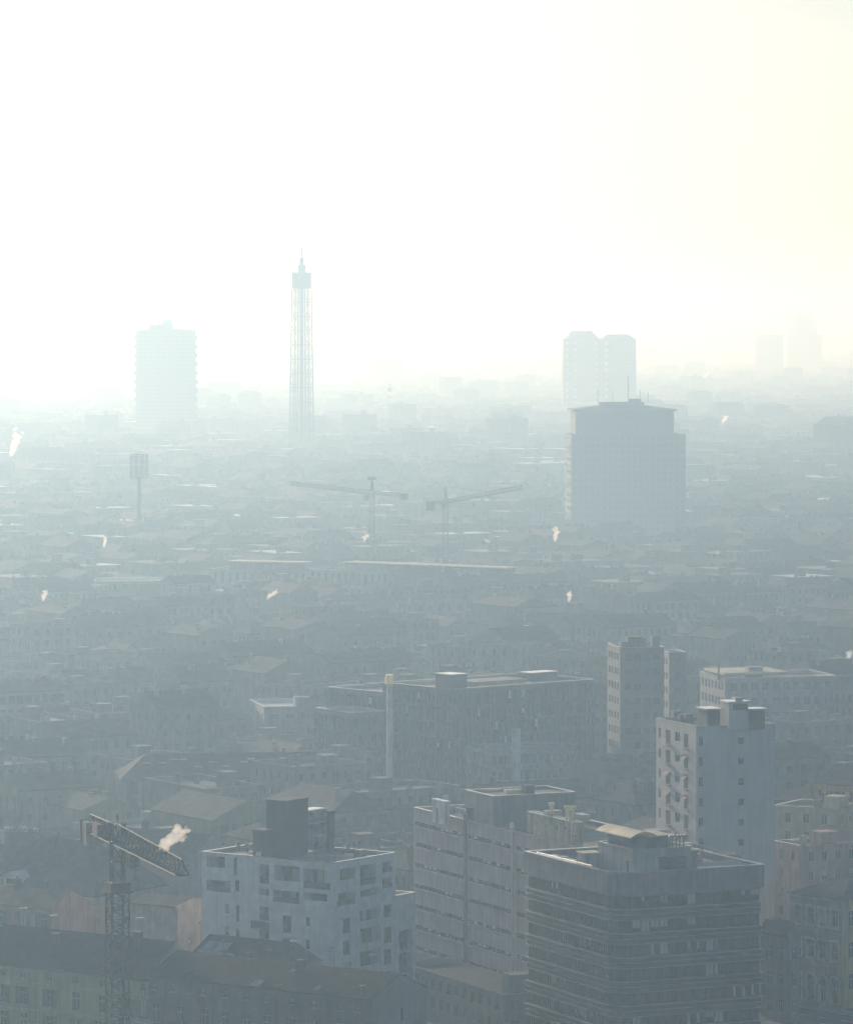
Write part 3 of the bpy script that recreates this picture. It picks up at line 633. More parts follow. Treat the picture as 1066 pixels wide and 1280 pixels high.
house('yellow_house','narrow ochre house squeezed between the pink wall and white block',P,8,L_,20.5,PL['ochre'],1.5,TILED,'y',{'L':[(u(240)-.5,u(240)+.5,16.6,18.6)]},None)
P,L_=lh(118,1122,19.5,-40); 
hr,hro=house('hipped_house','broad hipped dark roof with a pale dormer, far left behind the shuttered house',P,19,L_,19.5,PL['grey'],7.2,TILED,'y',{},None,hip=8,chim=((8,14,1.0,27.6),(10,25,.9,27.2),(9,32,1.1,28)))
x,y,z=on_roof(P,19,L_,19.5,7.2,16,1104,0); b=MB(); b.box((x-.6,y-1.4,z-.6),(x+2.6,y+1.4,z+.9)); b.add([(x-1,y-1.8,z+.9),(x-1,y+1.8,z+.9),(x+3.4,y+1.8,z+.9),(x+3.4,y-1.8,z+.9),(x-1,y,z+1.9),(x+3.4,y,z+1.9)],[(0,1,4),(2,3,5),(0,4,5,3),(1,2,5,4)],1); b.add([(x-.62,y-.9,z-.1),(x-.62,y+.9,z-.1),(x-.62,y+.9,z+.75),(x-.62,y-.9,z+.75)],[(0,1,2,3)],2); b.build('dormer',[PL['white'],ZINC,GL],hro)
P,L_=lh(240,1078,18.5,128); house('long_roof_house','long low roofed house in light haze behind the crane jib',P,11,L_,18.5,PL['grey'],4.0,TILED,'y',{'L':[(2+3.2*i,3.3+3.2*i,z,z+1.9) for z in (15,11.6) for i in range(int(L_/3.2)-1)]},None,chim=((4,5,.9,23.6),(6,15,.9,23.8),(5,22,.9,23.4)))
P,L_=lh(216,1108,19.6,150); house('back_house','plain grey house with a slanted dark roof behind the windowless pink wall',P,10,L_,19.6,PL['grey'],2.6,TILED,'y',{'L':[(1.5+3*i,2.6+3*i,15.6,17.4) for i in range(int(L_/3)-1)]},None)
P=at(655,1240,8.0); D_=ext_l(P,OT,520)
block('shade_block','added low dark block standing for the shaded gap between the gable end and office blocks','shade stand-in',world(P,OT,-4.5,-2),OT,9,D_,8.0,PL['dark'],'flat',0,'x',3.0,3,1.4,1.6,faces='FL',rng=rng,chim=0,deck=weathered('shade dark roof',(.025,.025,.026),.85,spec=.1))  # added dark block: stands in for the shaded street in this gap
# dark shrub tree between the houses
def tree(name,label,P,h,r,n,bare=False,group=None,seed=1):
    rg=random.Random(seed); t=thing(name,label,'tree',(P[0],P[1],0),0,group); b=MB(); b.bar((0,0,0),(0,0,h*.55),.28*r/3,0,7,.16*r/3); tips=[]
    for i in range(14 if not bare else 40):
        a=rg.random()*6.28; z=h*rg.uniform(.35,.6); q=Vector((math.cos(a)*r*rg.uniform(.4,.9),math.sin(a)*r*rg.uniform(.4,.9),h*rg.uniform(.6,.97))); p=Vector((0,0,z)); m_=(p+q)/2+Vector((0,0,.4)); b.bar(p,m_,.09*r/3,0,5,.06*r/3); b.bar(m_,q,.06*r/3,0,5,.02); tips.append(q)
        if bare:
            for k in range(7): qq=q+Vector((rg.gauss(0,r*.16),rg.gauss(0,r*.16),rg.uniform(0,r*.35))); b.bar(m_.lerp(q,rg.uniform(.3,1)),qq,.035,0,3,.012)
    b.build('trunk',BARK,t)
    if not bare:
        b=MB(); cl=[(t_.x,t_.y,t_.z,r*rg.uniform(.22,.42)) for t_ in tips]
        for _ in range(n):
            c=rg.choice(cl); v=Vector((rg.gauss(0,1),rg.gauss(0,1),rg.gauss(0,.8))).normalized()*c[3]*rg.random()**.4; p=Vector(c[:3])+v; s=rg.uniform(.12,.26); d1=Vector((rg.gauss(0,1),rg.gauss(0,1),rg.gauss(0,1))).normalized(); d2=d1.orthogonal(); d2.rotate(Matrix.Rotation(rg.random()*6,3,d1))
            b.quad(p-d1*s-d2*s*.6,p+d1*s-d2*s*.6,p+d1*s+d2*s*.6,p-d1*s+d2*s*.6)
        b.build('crown',LEAF,t,'stuff')
    return t
tree('garden_tree','dark bushy tree between the shuttered house and the tenement roof',at(90,1175,22.5),23.6,3.4,3600,seed=3)
tree('bare_tree','tall bare tree at the left edge in the haze',far(12,790),26,3.6,0,True,seed=5)
# ================= BOTTOM RIGHT: palazzo, houses, street
RT=R(42)
def rblock(label,pxn,py,z,pxl,pxr,wall,fh,bay,ww,wh,name='palazzo',W=None,roof='gable',rise=2.5,rmat=TILED,frame=None,sh=None,th=RT,**k):
    P=at(pxn,py,z); D=ext_l(P,th,pxl); W=W or ext_r(P,th,pxr); 
    return block(name,label,'house',P,th,W,D,z,wall,roof,rise,'y',fh,bay,ww,wh,rmat=rmat,own=True,shutter=sh,frame=frame,rng=rng,**k),P,W,D
OCH=weathered('ochre grey stucco',(.42,.34,.17),.9,var=.3,streak=.7)
PP=at(1052,1126,17.6); PD=ext_l(PP,RT,988); PW=14; pal=thing('palazzo','ochre palazzo with white window surrounds and arched ground floor windows, bottom right',
    'palazzo',PP,RT); occupy(PP,RT,PW,PD)
up=lambda px: PD-ext_l(PP,RT,px); cw=[up(p) for p in (997,1013,1028,1043)]
op=[(c-.75,c+.75,z,z+t) for z,t in ((13.2,2.7),(7.9,2.8)) for c in cw]; arch=[(c-.8,c+.8,.9,4.3) for c in cw]
wb=MB()
for f in 'FLRB':
    T,L=face(f,PW,PD); wall_open(wb,T,L,0,17.6,(op+arch) if f=='L' else grid(L,2,3,5.1,4,1.4,2.6) if f=='F' else [],.3)
wb.build('wall',OCH,pal); T,_=face('L',PW,PD)
put_windows(pal,T,op+arch,'cross',FRM,v=.12,blind=.2,rng=rng); put_windows(pal,face('F',PW,PD)[0],grid(PW,2,3,5.1,4,1.4,2.6),'cross',FRM,v=.12,rng=rng)
for o in op:
    b=MB(); b.T=T; a,c,zb_,zt_=o; b.box((a-.22,-.1,zb_-.2),(a-.003,-.003,zt_)); b.box((c+.003,-.1,zb_-.2),(c+.22,-.003,zt_)); b.box((a-.35,-.2,zt_+.003),(c+.35,-.003,zt_+.3)); b.box((a-.3,-.18,zb_-.42),(c+.3,-.003,zb_-.204)); b.build('window_surround',WHITE,pal)
for o in arch:
    b=MB(); b.T=T; a,c,zb_,zt_=o; b.box((a-.22,-.1,zb_-.2),(a-.003,-.003,zt_)); b.box((c+.003,-.1,zb_-.2),(c+.22,-.003,zt_)); m_=(a+c)/2
    for i in range(8):
        t0,t1=math.pi*i/8,math.pi*(i+1)/8; ro_,ri=(c-a)/2+.22,(c-a)/2
        V=[(m_+r*math.cos(t),yy,zt_+r*math.sin(t)) for yy in (-.1,-.003) for r in (ro_,ri) for t in (t0,t1)]; b.add(V,[(0,1,3,2),(4,6,7,5),(0,4,5,1),(2,3,7,6)])
    b.add([(m_+(c-a)/2*math.cos(math.pi*i/8),-.02,zt_+(c-a)/2*math.sin(math.pi*i/8)) for i in range(9)],[tuple(range(9))],1); b.build('arch_surround',[WHITE,GL],pal)
b=MB(); b.T=T; b.box((0,-.25,12.0),(PD,-.003,12.25)); b.box((0,-.2,6.6),(PD,-.003,6.9)); b.box((0,-.45,17.25),(PD,-.003,17.6)); b.build('cornice',PL['stone'],pal)
rb=MB(); gable_roof(rb,PW,PD,17.604,2.2,'y',ov=.5,hip=5); rb.build('roof',[TILED],pal)
r1,P1,W1,D1=rblock('dark grey green house left of the ochre palazzo with pale framed windows',986,1172,13.4,950,1000,weathered('dark green grey stucco',(.15,.17,.155)),4.2,2.6,1.0,2.2,frame=FRM,rise=2)
rblock('dim block on the right edge beyond the ochre palazzo',1075,1128,17.0,1055,1100,PL['grey'],4.6,3.0,1.2,2.4,rise=2,W=10)
r3,P3,W3,D3=rblock('pinkish house with a flat grey roof right of the pale tower',1001,1058,19.8,966,1024,PL['pink'],3.3,3.2,1.1,1.7,'old_house',W=13,roof='flat',th=R(30))
rblock('broad grey house with dark shutters, right edge above the palazzo',1090,1062,19.0,1004,1100,PL['grey'],3.3,3.0,1.2,1.8,'old_house',W=11,sh=SHUTG,rise=2.2,th=R(38))
rblock('cream block with railing and white roof boxes at the right of the pale tower',1046,1012,21.0,968,1060,PL['cream'],3.4,3.2,1.2,1.8,'city_house',W=12,roof='flat',th=R(60))
rblock('ochre corner block with pitched roof at the right edge',1085,985,24.0,1018,1100,PL['ochre'],3.4,3.0,1.2,1.8,'city_house',W=14,rise=3,th=R(50),sh=SHUT)
# the street in front of the palazzo: road, pavement with kerb
sp=world(PP,RT,-2.2,-70); 
def strip(name,x0,x1,y0,y1,z0,z1,mat):
    b=MB(); b.box((x0,y0,z0),(x1,y1,z1)); o=structure(b.build(name,mat)); o.location=(PP[0],PP[1],0); o.rotation_euler=(0,0,RT); return o
strip('pavement',-3.2,-.3,-40,PD+60,.004,.15,PAVE); strip('kerb',-3.45,-3.2,-40,PD+60,.004,.17,PL['stone']); strip('road',-13,-3.45,-40,PD+60,-.1,.01,ASPH); strip('kerb',-13.25,-13,-40,PD+60,.004,.17,PL['stone']); strip('pavement',-16,-13.25,-40,PD+60,.004,.15,PAVE)
b=MB()
for i in range(24): b.box((-8.3,-40+i*5,.011),(-8.15,-37.5+i*5,.016))
o=structure(b.build('road_marking',WHITE)); o.location=(PP[0],PP[1],0); o.rotation_euler=(0,0,RT)
for i,(px,py,lab,red) in enumerate(((985,1252,'pale street post with a small red board on the pavement left of the arches',True),(1025,1262,'pale street post without a board in front of the arches',False))):
    x,y=at(px,py,0.15); t=thing('street_post',lab,'street post',(x,y,.15),RT,'pale posts along the pavement'); b=MB(); b.cyl(0,0,0,3.4,.11,8); b.cyl(0,0,0,.4,.2,8); b.build('pole',WHITE,t)
    if red: b=MB(); b.box((.1,-.05,2.9),(1.0,.05,3.3)); b.build('board',RED,t)
    else: b=MB(); b.cyl(0,0,3.4,3.8,.22,8,0,.08); b.build('lamp_head',METAL,t)
# ================= NEAR TOWER CRANE
CX,CY=at(147,1098,39.7)[0]*560/at(147,1098,39.7)[1],560.0
CRS=plain('crane steel',(.012,.011,.011),.6,.0); CRY=weathered('sunlit chord paint',(.065,.06,.055),.7,var=.5,streak=.2,grain=14,metal=.0,spec=.08)  # chord paint paler than the steel: sunlit edges put into the colour
JD=Vector((10.0,-32.0,0)); JL=JD.length; ja=math.atan2(JD.y,JD.x)
crane=thing('tower_crane','dark lattice tower crane in the left foreground with a short jib pointing at the viewer','tower crane',(CX,CY,0))
s=1.14; SEC=2.4; b=MB()
for sx in (-1,1):
    for sy in (-1,1): b.bar((sx*s,sy*s,0),(sx*s,sy*s,SEC),.15,0)
cs=[(-s,-s),(s,-s),(s,s),(-s,s)]
for k in range(4):
    p,q=cs[k],cs[(k+1)%4]
    for h_ in (0,): b.bar((*p,h_),(*q,h_),.05)
    for a_,c_ in ((0,.5),(.5,1)): b.bar((*(p if a_==0 else q),SEC*a_),(*(q if a_==0 else p),SEC*c_),.085)
    b.bar((*p,SEC*.5),(*q,SEC*.5),.045)
b.bar((0,-s*.5,0),(0,-s*.5,SEC),.05); b.bar((.4,-s*.5,0),(.4,-s*.5,SEC),.05)
for k in range(6): b.bar((0,-s*.5,SEC*k/6),(.4,-s*.5,SEC*k/6),.03)
ms=b.mesh('mast_section',[CRS]); nsec=16; RM=Matrix.Rotation(R(23),4,'Z')
for k in range(nsec): link('mast_section',ms,crane,M=RM@Matrix.Translation((0,0,k*SEC)))
zt=nsec*SEC
b=MB(); b.T=RM; b.box((-1.35,-1.35,zt),(1.35,1.35,zt+1.0)); b.box((-1.6,-1.6,zt-.25),(1.6,1.6,zt-.05)); b.build('slewing_ring',CRS,crane)
b=MB(); b.T=Matrix.Rotation(ja-math.pi/2,4,'Z'); q=.75
for sx in (-1,1):
    for sy in (-1,1): b.bar((sx*q,sy*q,zt+1),(sx*q,sy*q,47.0),.13)
for k in range(3):
    z=zt+1+k*2.6
    for p_,q_ in (((-q,-q),(q,-q)),((q,-q),(q,q)),((q,q),(-q,q)),((-q,q),(-q,-q))): b.bar((*p_,z),(*q_,min(47,z+2.6)),.07); b.bar((*p_,z),(*q_,z),.07)
b.bar((0,0,47),(0,0,48.0),.1); b.build('tower_head',CRS,crane)
T=Matrix.Rotation(ja,4,'Z')
b=MB(); b.T=T; b.box((.3,1.0,41.4),(2.1,2.4,43.9)); b.box((.2,.9,43.9),(2.2,2.5,44.05)); b.box((-2.2,1.2,41.2),(2.4,2.5,41.36)); cab=b.build('operator_cab',STEEL,crane)
b=MB(); b.T=T; b.box((2.11,1.15,42.2),(2.14,2.25,43.6)); b.box((.6,2.41,42.3),(1.9,2.44,43.6)); b.build('cab_window',GLB,cab)
def truss(b,x0,x1,zb,zt0,zt1,hw,n,r=.09):
    P=[]
    for i in range(n+1):
        t=i/n; P.append(((x0+(x1-x0)*t,-hw,zb),(x0+(x1-x0)*t,hw,zb),(x0+(x1-x0)*t,0,zt0+(zt1-zt0)*t)))
    for i in range(n):
        for j in range(3): b.bar(P[i][j],P[i+1][j],r*1.1,1)
        b.bar(P[i][0],P[i+1][2],r*.6); b.bar(P[i][1],P[i+1][2],r*.6); b.bar(P[i][2],P[i+1][0],r*.6); b.bar(P[i][2],P[i+1][1],r*.6); b.bar(P[i][0],P[i+1][1],r*.5)
    for i in range(n+1): b.bar(P[i][0],P[i][1],r*.6)
for k in range(4):
    b=MB(); b.T=T; x0,x1=.8+k*(JL-.8)/4,.8+(k+1)*(JL-.8)/4; f=lambda x: 46.8-(x/JL)*.6
    truss(b,x0+.02,x1,44.3,f(x0),f(x1),.75,4,.09); b.build('jib_section',[CRS,CRY],crane)
b=MB(); b.T=T; b.bar((JL,-.8,44.3),(JL,.8,44.3),.1); b.bar((JL,-.8,44.3),(JL,0,46.2),.08); b.bar((JL,.8,44.3),(JL,0,46.2),.08); b.build('jib_end',CRS,crane)
b=MB(); b.T=T; b.box((9,-.7,43.75),(10.2,.7,44.1)); b.bar((9.6,0,43.8),(9.6,0,41.5),.03); b.box((9.45,-.15,41.0),(9.75,.15,41.5)); b.build('trolley',CRS,crane)
b=MB(); b.T=T; truss(b,-15.5,-.8,44.3,46.4,46.6,.8,7,.1); b.box((-15.5,-.8,44.15),(-1,.8,44.24)); b.build('counter_jib',[CRS,CRY],crane)
for k in range(4):
    b=MB(); b.T=T; b.box((-15.6+k*.62,-1.1,42.6),(-15.6+k*.62+.55,1.1,45.6)); b.build('counterweight',[CONC],crane)
b=MB(); b.T=T; b.box((-15.75,-1.3,42.5),(-15.62,1.3,45.7)); b.box((-10.5,-.9,44.25),(-7.5,.9,45.9)); b.build('winch_panel',plain('dull red paint',(.13,.05,.045),.6),crane)
b=MB(); b.bar((1.9,0,zt+.2),(2.7,.3,zt+.2),.06); b.bar((2.7,.3,zt+.2),(2.7,.3,zt+1.6),.05); b.bar((-1.9,0,zt+.2),(-1.9,0,zt+1.5),.05); b.build('service_rail',CRS,crane)
# ================= MIDDLE DISTANCE, singled-out buildings
DIM={k:weathered('sooty '+k,c,.9,var=.25,streak=.5) for k,c in (('white',(.27,.28,.28)),('cream',(.2,.18,.145)),('ochre',(.34,.27,.13)),('grey',(.13,.13,.13)),('stone',(.2,.195,.18)))}  # dimmed copies of the renders: haze flattening put into their colours
def nearcorner(px,py,z): return at(px,py,z)
# ribbed slab: long block with close vertical fins
def ribbed(name,label,px_l,py,z,px_r,th,D,pitch,mat,roofm=FELT,step=None,fin=.5,cat='office building'):
    P=at(px_l,py,z); W=ext_r(P,th,px_r); t=thing(name,label,cat,P,th); occupy(P,th,W,D)
    b=MB()
    for f in 'FLRB': T,L=face(f,W,D); wall_open(b,T,L,0,z,[],0)
    b.build('wall',mat,t)
    nf=int(z/3.4); b=MB()
    for f in 'FL':
        T,L=face(f,W,D); b.T=T
        for k in range(nf): zt=z-1.2-3.4*k; b.quad((.4,-.02,zt-2.0),(L-.4,-.02,zt-2.0),(L-.4,-.02,zt),(.4,-.02,zt))
    b.build('window_band',GLF,t,'stuff')
    b=MB(); n=0
    for f in 'FL':
        T,L=face(f,W,D); m=int(L/pitch)
        for i in range(m+1):
            u=min(L-.25,max(.25,L*i/m)); b.T=T; b.box((u-.18,-fin,0),(u+.18,-.021,z-.4)); n+=1
    b.T=None; b.build('fin',mat,t,'stuff')
    b=MB()
    for f in 'FL':
        T,L=face(f,W,D); b.T=T
        for k in range(nf):
            zt=z-.5-3.4*k; b.box((.3,-fin-.06,zt-.5),(L-.3,-fin-.003,zt))
            for i in range(int(L/pitch)):
                if rng.random()<.03: u=(i+.5)*L/int(L/pitch); b.box((u-.4,-fin*.6,zt-2.4),(u+.4,-.05,zt-.5-rng.choice((.3,.9,0))-.05),1)
    b.T=None; b.build('floor_band',[mat,BLIND],t,'stuff')
    b=MB(); flat_roof(b,W,D,z+.004,.8,.4); ro=b.build('roof',[roofm,COPE],t)
    return t,P,W,D,ro
RIB=weathered('brown grey cladding',(.085,.086,.085),.8,streak=.3); RIBL=weathered('pale ribbed cladding',(.30,.30,.29),.8,streak=.3)
ribbed('ribbed_annexe','dark finned block at the left of the long finned slab, with a lit roof edge',484,866,27.6,560,R(43),20,1.5,RIB)
t,P,W,D,ro=ribbed('ribbed_slab','long dark office slab with close vertical fins, in the haze behind the mauve slab',566,862,29.4,742,R(40),24,1.3,RIB)
for (x,y,w,d,h,m,nm) in ((.6,1.2,4.5,5.5,4.2,RIB,'lift_head'),(W*.34,9,15,7,1.3,GRAVEL,'roof_deck'),(W*.8,12,8,4,2.2,RIB,'lift_head')):
    b=MB(); b.box((x,y,28.2),(x+w,y+d,28.2+h)); b.box((x-.2,y-.2,28.2+h+.003),(x+w+.2,y+d+.2,28.2+h+.2),1); b.build(nm,[m,m if nm=='roof_deck' else COPE],t)
x,y=at(487,853,34); ck=thing('chimney_stack','tall pale chimney stack with a gold lit tip, left end of the ribbed slab','chimney',(x,y,0)); b=MB(); b.cyl(0,0,0,34,.75,12,0,.6); b.build('shaft',PL['white'],ck)
b=MB(); b.cyl(0,0,33.6,35.6,1.05,12,0,.9); b.build('cowl',weathered('gold lit cowl',(.75,.55,.25),.22,streak=0,metal=.9),ck)  # gold of the lit tip put into the metal colour
t,P,W,D,ro=ribbed('ribbed_pavilion','lower pale block with tall vertical ribs, between the mauve slab and the dark slab',612,938,17.5,714,R(20),14,1.5,RIBL,fin=.35)
b=MB(); b.box((W*.26,-.9,0),(W*.36,-.36,22)); b.build('service_shaft',PL['white'],t)
t,P,W,D,ro=ribbed('ribbed_wing','lower dark wing stepping down at the left end of the ribbed slab',438,892,24.0,486,R(30),16,1.5,RIB)
# dark tower behind the ribbed slab
P=far(775,1010); zt_=zat(810,1010)
def tower_block(name,label,P,th,W,D,h,wall,fh=3.4,bay=2.6,ww=1.4,wh=1.6,cat='tower block',faces='FLR'):
    return block(name,label,cat,P,th,W,D,h,wall,'flat',0,'x',fh,bay,ww,wh,faces=faces,rng=rng,chim=0,deck=FELT)
dt=tower_block('dark_tower','dark square tower with rooftop stubs, in the haze above the ribbed slab',P,R(12),ext_r(P,R(12),830),12,zt_,RIB)
w_=ext_r(P,R(12),830)
for i,(x,h) in enumerate(((w_*.15,1.2),(w_*.36,.8),(w_*.55,1.9),(w_*.86,2.4))):
    b=MB(); b.box((x-.8,2,zt_-.9),(x+.9,4,zt_+h)); b.build('roof_stub',RIB,dt)
P2=far(836,1030); tower_block('slim_tower','slimmer dark tower close beside the dark square tower',P2,R(12),ext_r(P2,R(12),858),9,zat(816,1030),weathered('grey brown cladding',(.20,.20,.195),.8))
# pale school like building with bright flat roof
P=at(906,848,24.0); th=R(14); W=ext_r(P,th,1045); t=block('flat_roof_building','pale long building with a bright flat roof, right of the dark towers','office building',P,th,W,20,24.0,DIM['white'],'flat',0,'x',3.6,2.6,1.5,1.9,rng=rng,chim=0,deck=FELT)
b=MB(); b.box((.4,2,24.6),(W*.58,18,25.1)); b.build('roof_sheet',CREAM,t); b=MB(); b.bar((-.3,4,23.2),(-.3,4,27.6),.25); b.build('mast',STEEL,t)
# long row with piers left, and the ochre block beside it
def mid(name,label,pxl,pxr,py,z,th,D,wall,roof='flat',rise=3,bay=2.6,ww=1.3,wh=2.2,fh=3.5,cat='city building',rmat=None,anchor='l',**k):
    if anchor=='l': P=at(pxl,py,z); W=ext_r(P,th,pxr)
    else:           # near corner at the right, block runs left and back
        P=at(pxr,py,z); D_=ext_l(P,th,pxl); W,D=D,D_
    return block(name,label,cat,P,th,W,D,z,wall,roof,rise,'x' if W>D else 'y',fh,bay,ww,wh,rng=rng,rmat=rmat,**k),P,W,D
mr_,P,W,D=mid('piered_building','long low building with pale piers and a dark roof dotted with rooflights, left of centre',152,432,976,15.5,R(8),16,DIM['grey'],'gable',4.5,3.4,1.6,2.8,rmat=TILED,chim=3,hip=6)
b=MB(); b.T=face('F',W,D)[0]
for i in range(int(W/3.4)+1): b.box((.6+i*3.38-.3,-.5,0),(.6+i*3.38+.3,-.003,15.1))
b.build('pier',DIM['white'],mr_,'stuff')
for i in range(13):
    u=.12+.72*i/12+rng.uniform(-.02,.02); v=rng.choice((3.2,4.6,5.6)); x=W*u; z=15.7+4.5*(v+.45)/(D/2+.45)
    b=MB(); b.box((-.8,-.5,0),(.8,.5,.12)); link('skylight',b.mesh('skylight',[ZINC]),mr_,M=Matrix.Translation((x,v,z+.15))@Matrix.Rotation(R(6),4,'X'))
mid('ochre_row','faint ochre row of houses at the left edge above the broad hipped roof',-20,108,948,18.5,R(10),14,DIM['ochre'],'gable',3,2.6,1.2,2.0,rmat=TILE,chim=3)
mid('long_pale_hall','long pale flat roofed hall in thick haze left of centre, above the rooflight roof',330,432,884,17,R(12),22,DIM['white'],'flat',0,4,2,1.2,chim=0,deck=ZINC)
# long arcaded building in the far middle
for nm,lab,pl,pr,py,z,th,D,wall in (('arcade_building','very long pale building with tall slot windows, far middle below the two cranes',384,652,722,20,R(56),18,DIM['stone']),
        ('arcade_building','shorter pale building with tall slot windows, left end of the far middle row',262,386,714,19,R(70),18,DIM['cream'])):
    t,P,W,D=mid(nm,lab,pl,pr,py,z,th,D,wall,'flat',0,3.0,1.3,4.2,5.6,anchor='r',chim=0,deck=FELT)
    b=MB(); b.box((W*.3,D*.12,z-.8),(W*.7,D*.86,z+2.6)); b.box((W*.26,D*.11,z+2.603),(W*.74,D*.87,z+2.9),1); b.build('attic_storey',[wall,CREAM],t)
mid('slate_hall','long hall with a pale lit roof edge in haze, far left below the stadium mast',118,252,727,16,R(4),24,DIM['grey'],'flat',0,4,1.6,2,chim=0,deck=ZINC)
# ================= BIG DARK TOWER with cornice
def slab_tower(name,label,pxl,pxr,y_top,d,th,depth,wall,cat='tower block',fh=3.5,bay=3.0):  # walls come dark as the glass: haze over the windows put into colour
    h=zat(y_top,d); P=far(pxl,d); W=ext_r(P,th,pxr); t=thing(name,label,cat,P,th); b=MB()
    for f in 'FLRB': T,L=face(f,W,depth); wall_open(b,T,L,0,h,[],0)
    b.build('wall',wall,t); b=MB(); nf=int(h/fh)
    for f in 'FL':
        T,L=face(f,W,depth); b.T=T; n=max(2,int(L/bay))
        for k in range(nf):
            for i in range(n): u=(i+.5)*L/n; z=h-1.2-fh*k; b.add([(u-.8,-.03,z-1.7),(u+.8,-.03,z-1.7),(u+.8,-.03,z),(u-.8,-.03,z)],[(0,1,2,3)])
    b.T=None; b.build('windows',GL,t,'stuff'); occupy(P,th,W,depth)
    return t,P,W,h
TW1=weathered('dark tower cladding',(.06,.062,.06),.8)
bt,P,W,h=slab_tower('cornice_tower','big dark tower with a set back crown and masts, right of centre in haze',714,857,543,2200,R(4),30,TW1)
for q_ in range(9):
    for r_ in range(6): OCC.append((far(700+q_*20,2180-r_*32)[0],2180-r_*32,14))
u0=W*.04; u1=W*.90; hc=zat(514,2200); b=MB(); b.box((u0,1.5,h),(u1,27,hc)); b.build('crown',TW1,bt)
b=MB()
for i in range(30): x=u0+(u1-u0)*(i+.5)/30; b.box((x-.25,.9,h+.2),(x+.25,1.49,hc-.3))
b.build('crown_fins',TW1,bt,'stuff')
b=MB(); zz=hc+.003; b.add([(u0-1.5,0,zz),(u1+1.5,0,zz),(u1+1.5,28.5,zz),(u0-1.5,28.5,zz),(u0-1.5,0,zz+.8),(u1+1.5,0,zz+.8),(u1+1.5,28.5,zz+.8),(u0-1.5,28.5,zz+.8),(u0+12,9,zz+2.6),(u1-12,9,zz+2.6),(u1-12,20,zz+2.6),(u0+12,20,zz+2.6)],
    [(0,1,5,4),(1,2,6,5),(2,3,7,6),(3,0,4,7),(4,5,9,8),(5,6,10,9),(6,7,11,10),(7,4,8,11),(8,9,10,11),(3,2,1,0)]); b.build('roof',TW1,bt)
b=MB(); b.box((u0+13,10,zz+2.4),(u1-14,19,zz+4.4)); b.box((u0+28,12,zz+4.4),(u0+34,16,zz+6)); b.build('plant_room',TW1,bt)
for x,hh,r in ((u0+28,13.5,.2),(u0+12.5,7,.14),(u0+20,6,.14),(u0+34,6.5,.14),(u0+38,5.5,.14)):
    b=MB(); b.cyl(x,14,zz+4,zz+4+hh,r,6); b.build('mast',STEEL,bt)
T=face('L',W,30)[0]
for k in range(9):
    b=MB(); z=h-6.5-k*6.1; b.box((-2.2,2,z),(-.01,12,z+.4)); b.box((-2.2,2,z+.403),(-2.0,12,z+2.2)); b.build('balcony',TW1,bt)
# left slab tower
lt,P,W,h=slab_tower('balcony_tower','lone grey slab tower with stepped balcony edges, upper left in the haze',170,245,413,3800,R(3),22,weathered('grey tower cladding',(.07,.07,.07),.8))
for s in (0,1):
    for k in range(13):
        z=h-4.5-k*7.6; b=MB(); x=-1.6 if s==0 else W+.01; b.box((x,0.5,z-3.6),(x+1.59,16,z)); b.build('balcony',TW1,lt)
b=MB(); b.box((W*.22,3,h),(W*.62,15,h+4.6)); b.box((W*.18,2.5,h+4.6),(W*.66,15.5,h+5.4)); b.box((W*.44,6,h+5.4),(W*.60,12,h+9.5)); b.build('roof_house',TW1,lt); b=MB(); b.cyl(W*.52,9,h+9.5,h+13,.5,6); b.box((W*.38,8,h+5.4),(W*.41,9,h+9)); b.build('mast',STEEL,lt)
b=MB(); b.add([(-.3,-.3,h+.003),(W+.3,-.3,h+.003),(W+.3,22.3,h+.003),(-.3,22.3,h+.003),(W*.2,4,h+1.6),(W*.8,4,h+1.6),(W*.8,18,h+1.6),(W*.2,18,h+1.6)],[(0,1,5,4),(1,2,6,5),(2,3,7,6),(3,0,4,7),(4,5,6,7)]); b.build('roof',TW1,lt)
# twin towers
tt,P,W,h=slab_tower('twin_tower','pale pair of joined towers with hipped tops, behind the big dark tower',704,795,423,4600,R(2),26,weathered('pale tower cladding',(.10,.10,.10),.8))
b=MB()
for x0,x1,r_ in ((W*.04,W*.49,1.0),(W*.53,W*.985,.55)):
    m_=(x0+x1)/2; zz=h+.003; a=(x1-x0)*.30
    b.add([(x0,0,zz),(x1,0,zz),(x1,26,zz),(x0,26,zz),(m_-a,8,zz+8*r_),(m_+a,8,zz+8*r_),(m_+a,18,zz+8*r_),(m_-a,18,zz+8*r_)],[(0,1,5,4),(1,2,6,5),(2,3,7,6),(3,0,4,7),(4,5,6,7)])
b.build('roof',TW1,tt); b=MB(); 
for u in (.03,.14,.43,.57):
    for k in range(10): z=h-3-k*7; b.box((W*u,-.5,z-3.6),(W*u+3,-.031,z))
b.build('lit_loggias',PL['white'],tt,'stuff'); b=MB(); b.cyl(W*.36,13,h+8,h+12,.4,6); b.cyl(W*.93,13,h+4,h+7,.4,6); b.build('mast',STEEL,tt)  # white boxes: brightness seen through open loggias put into the colour
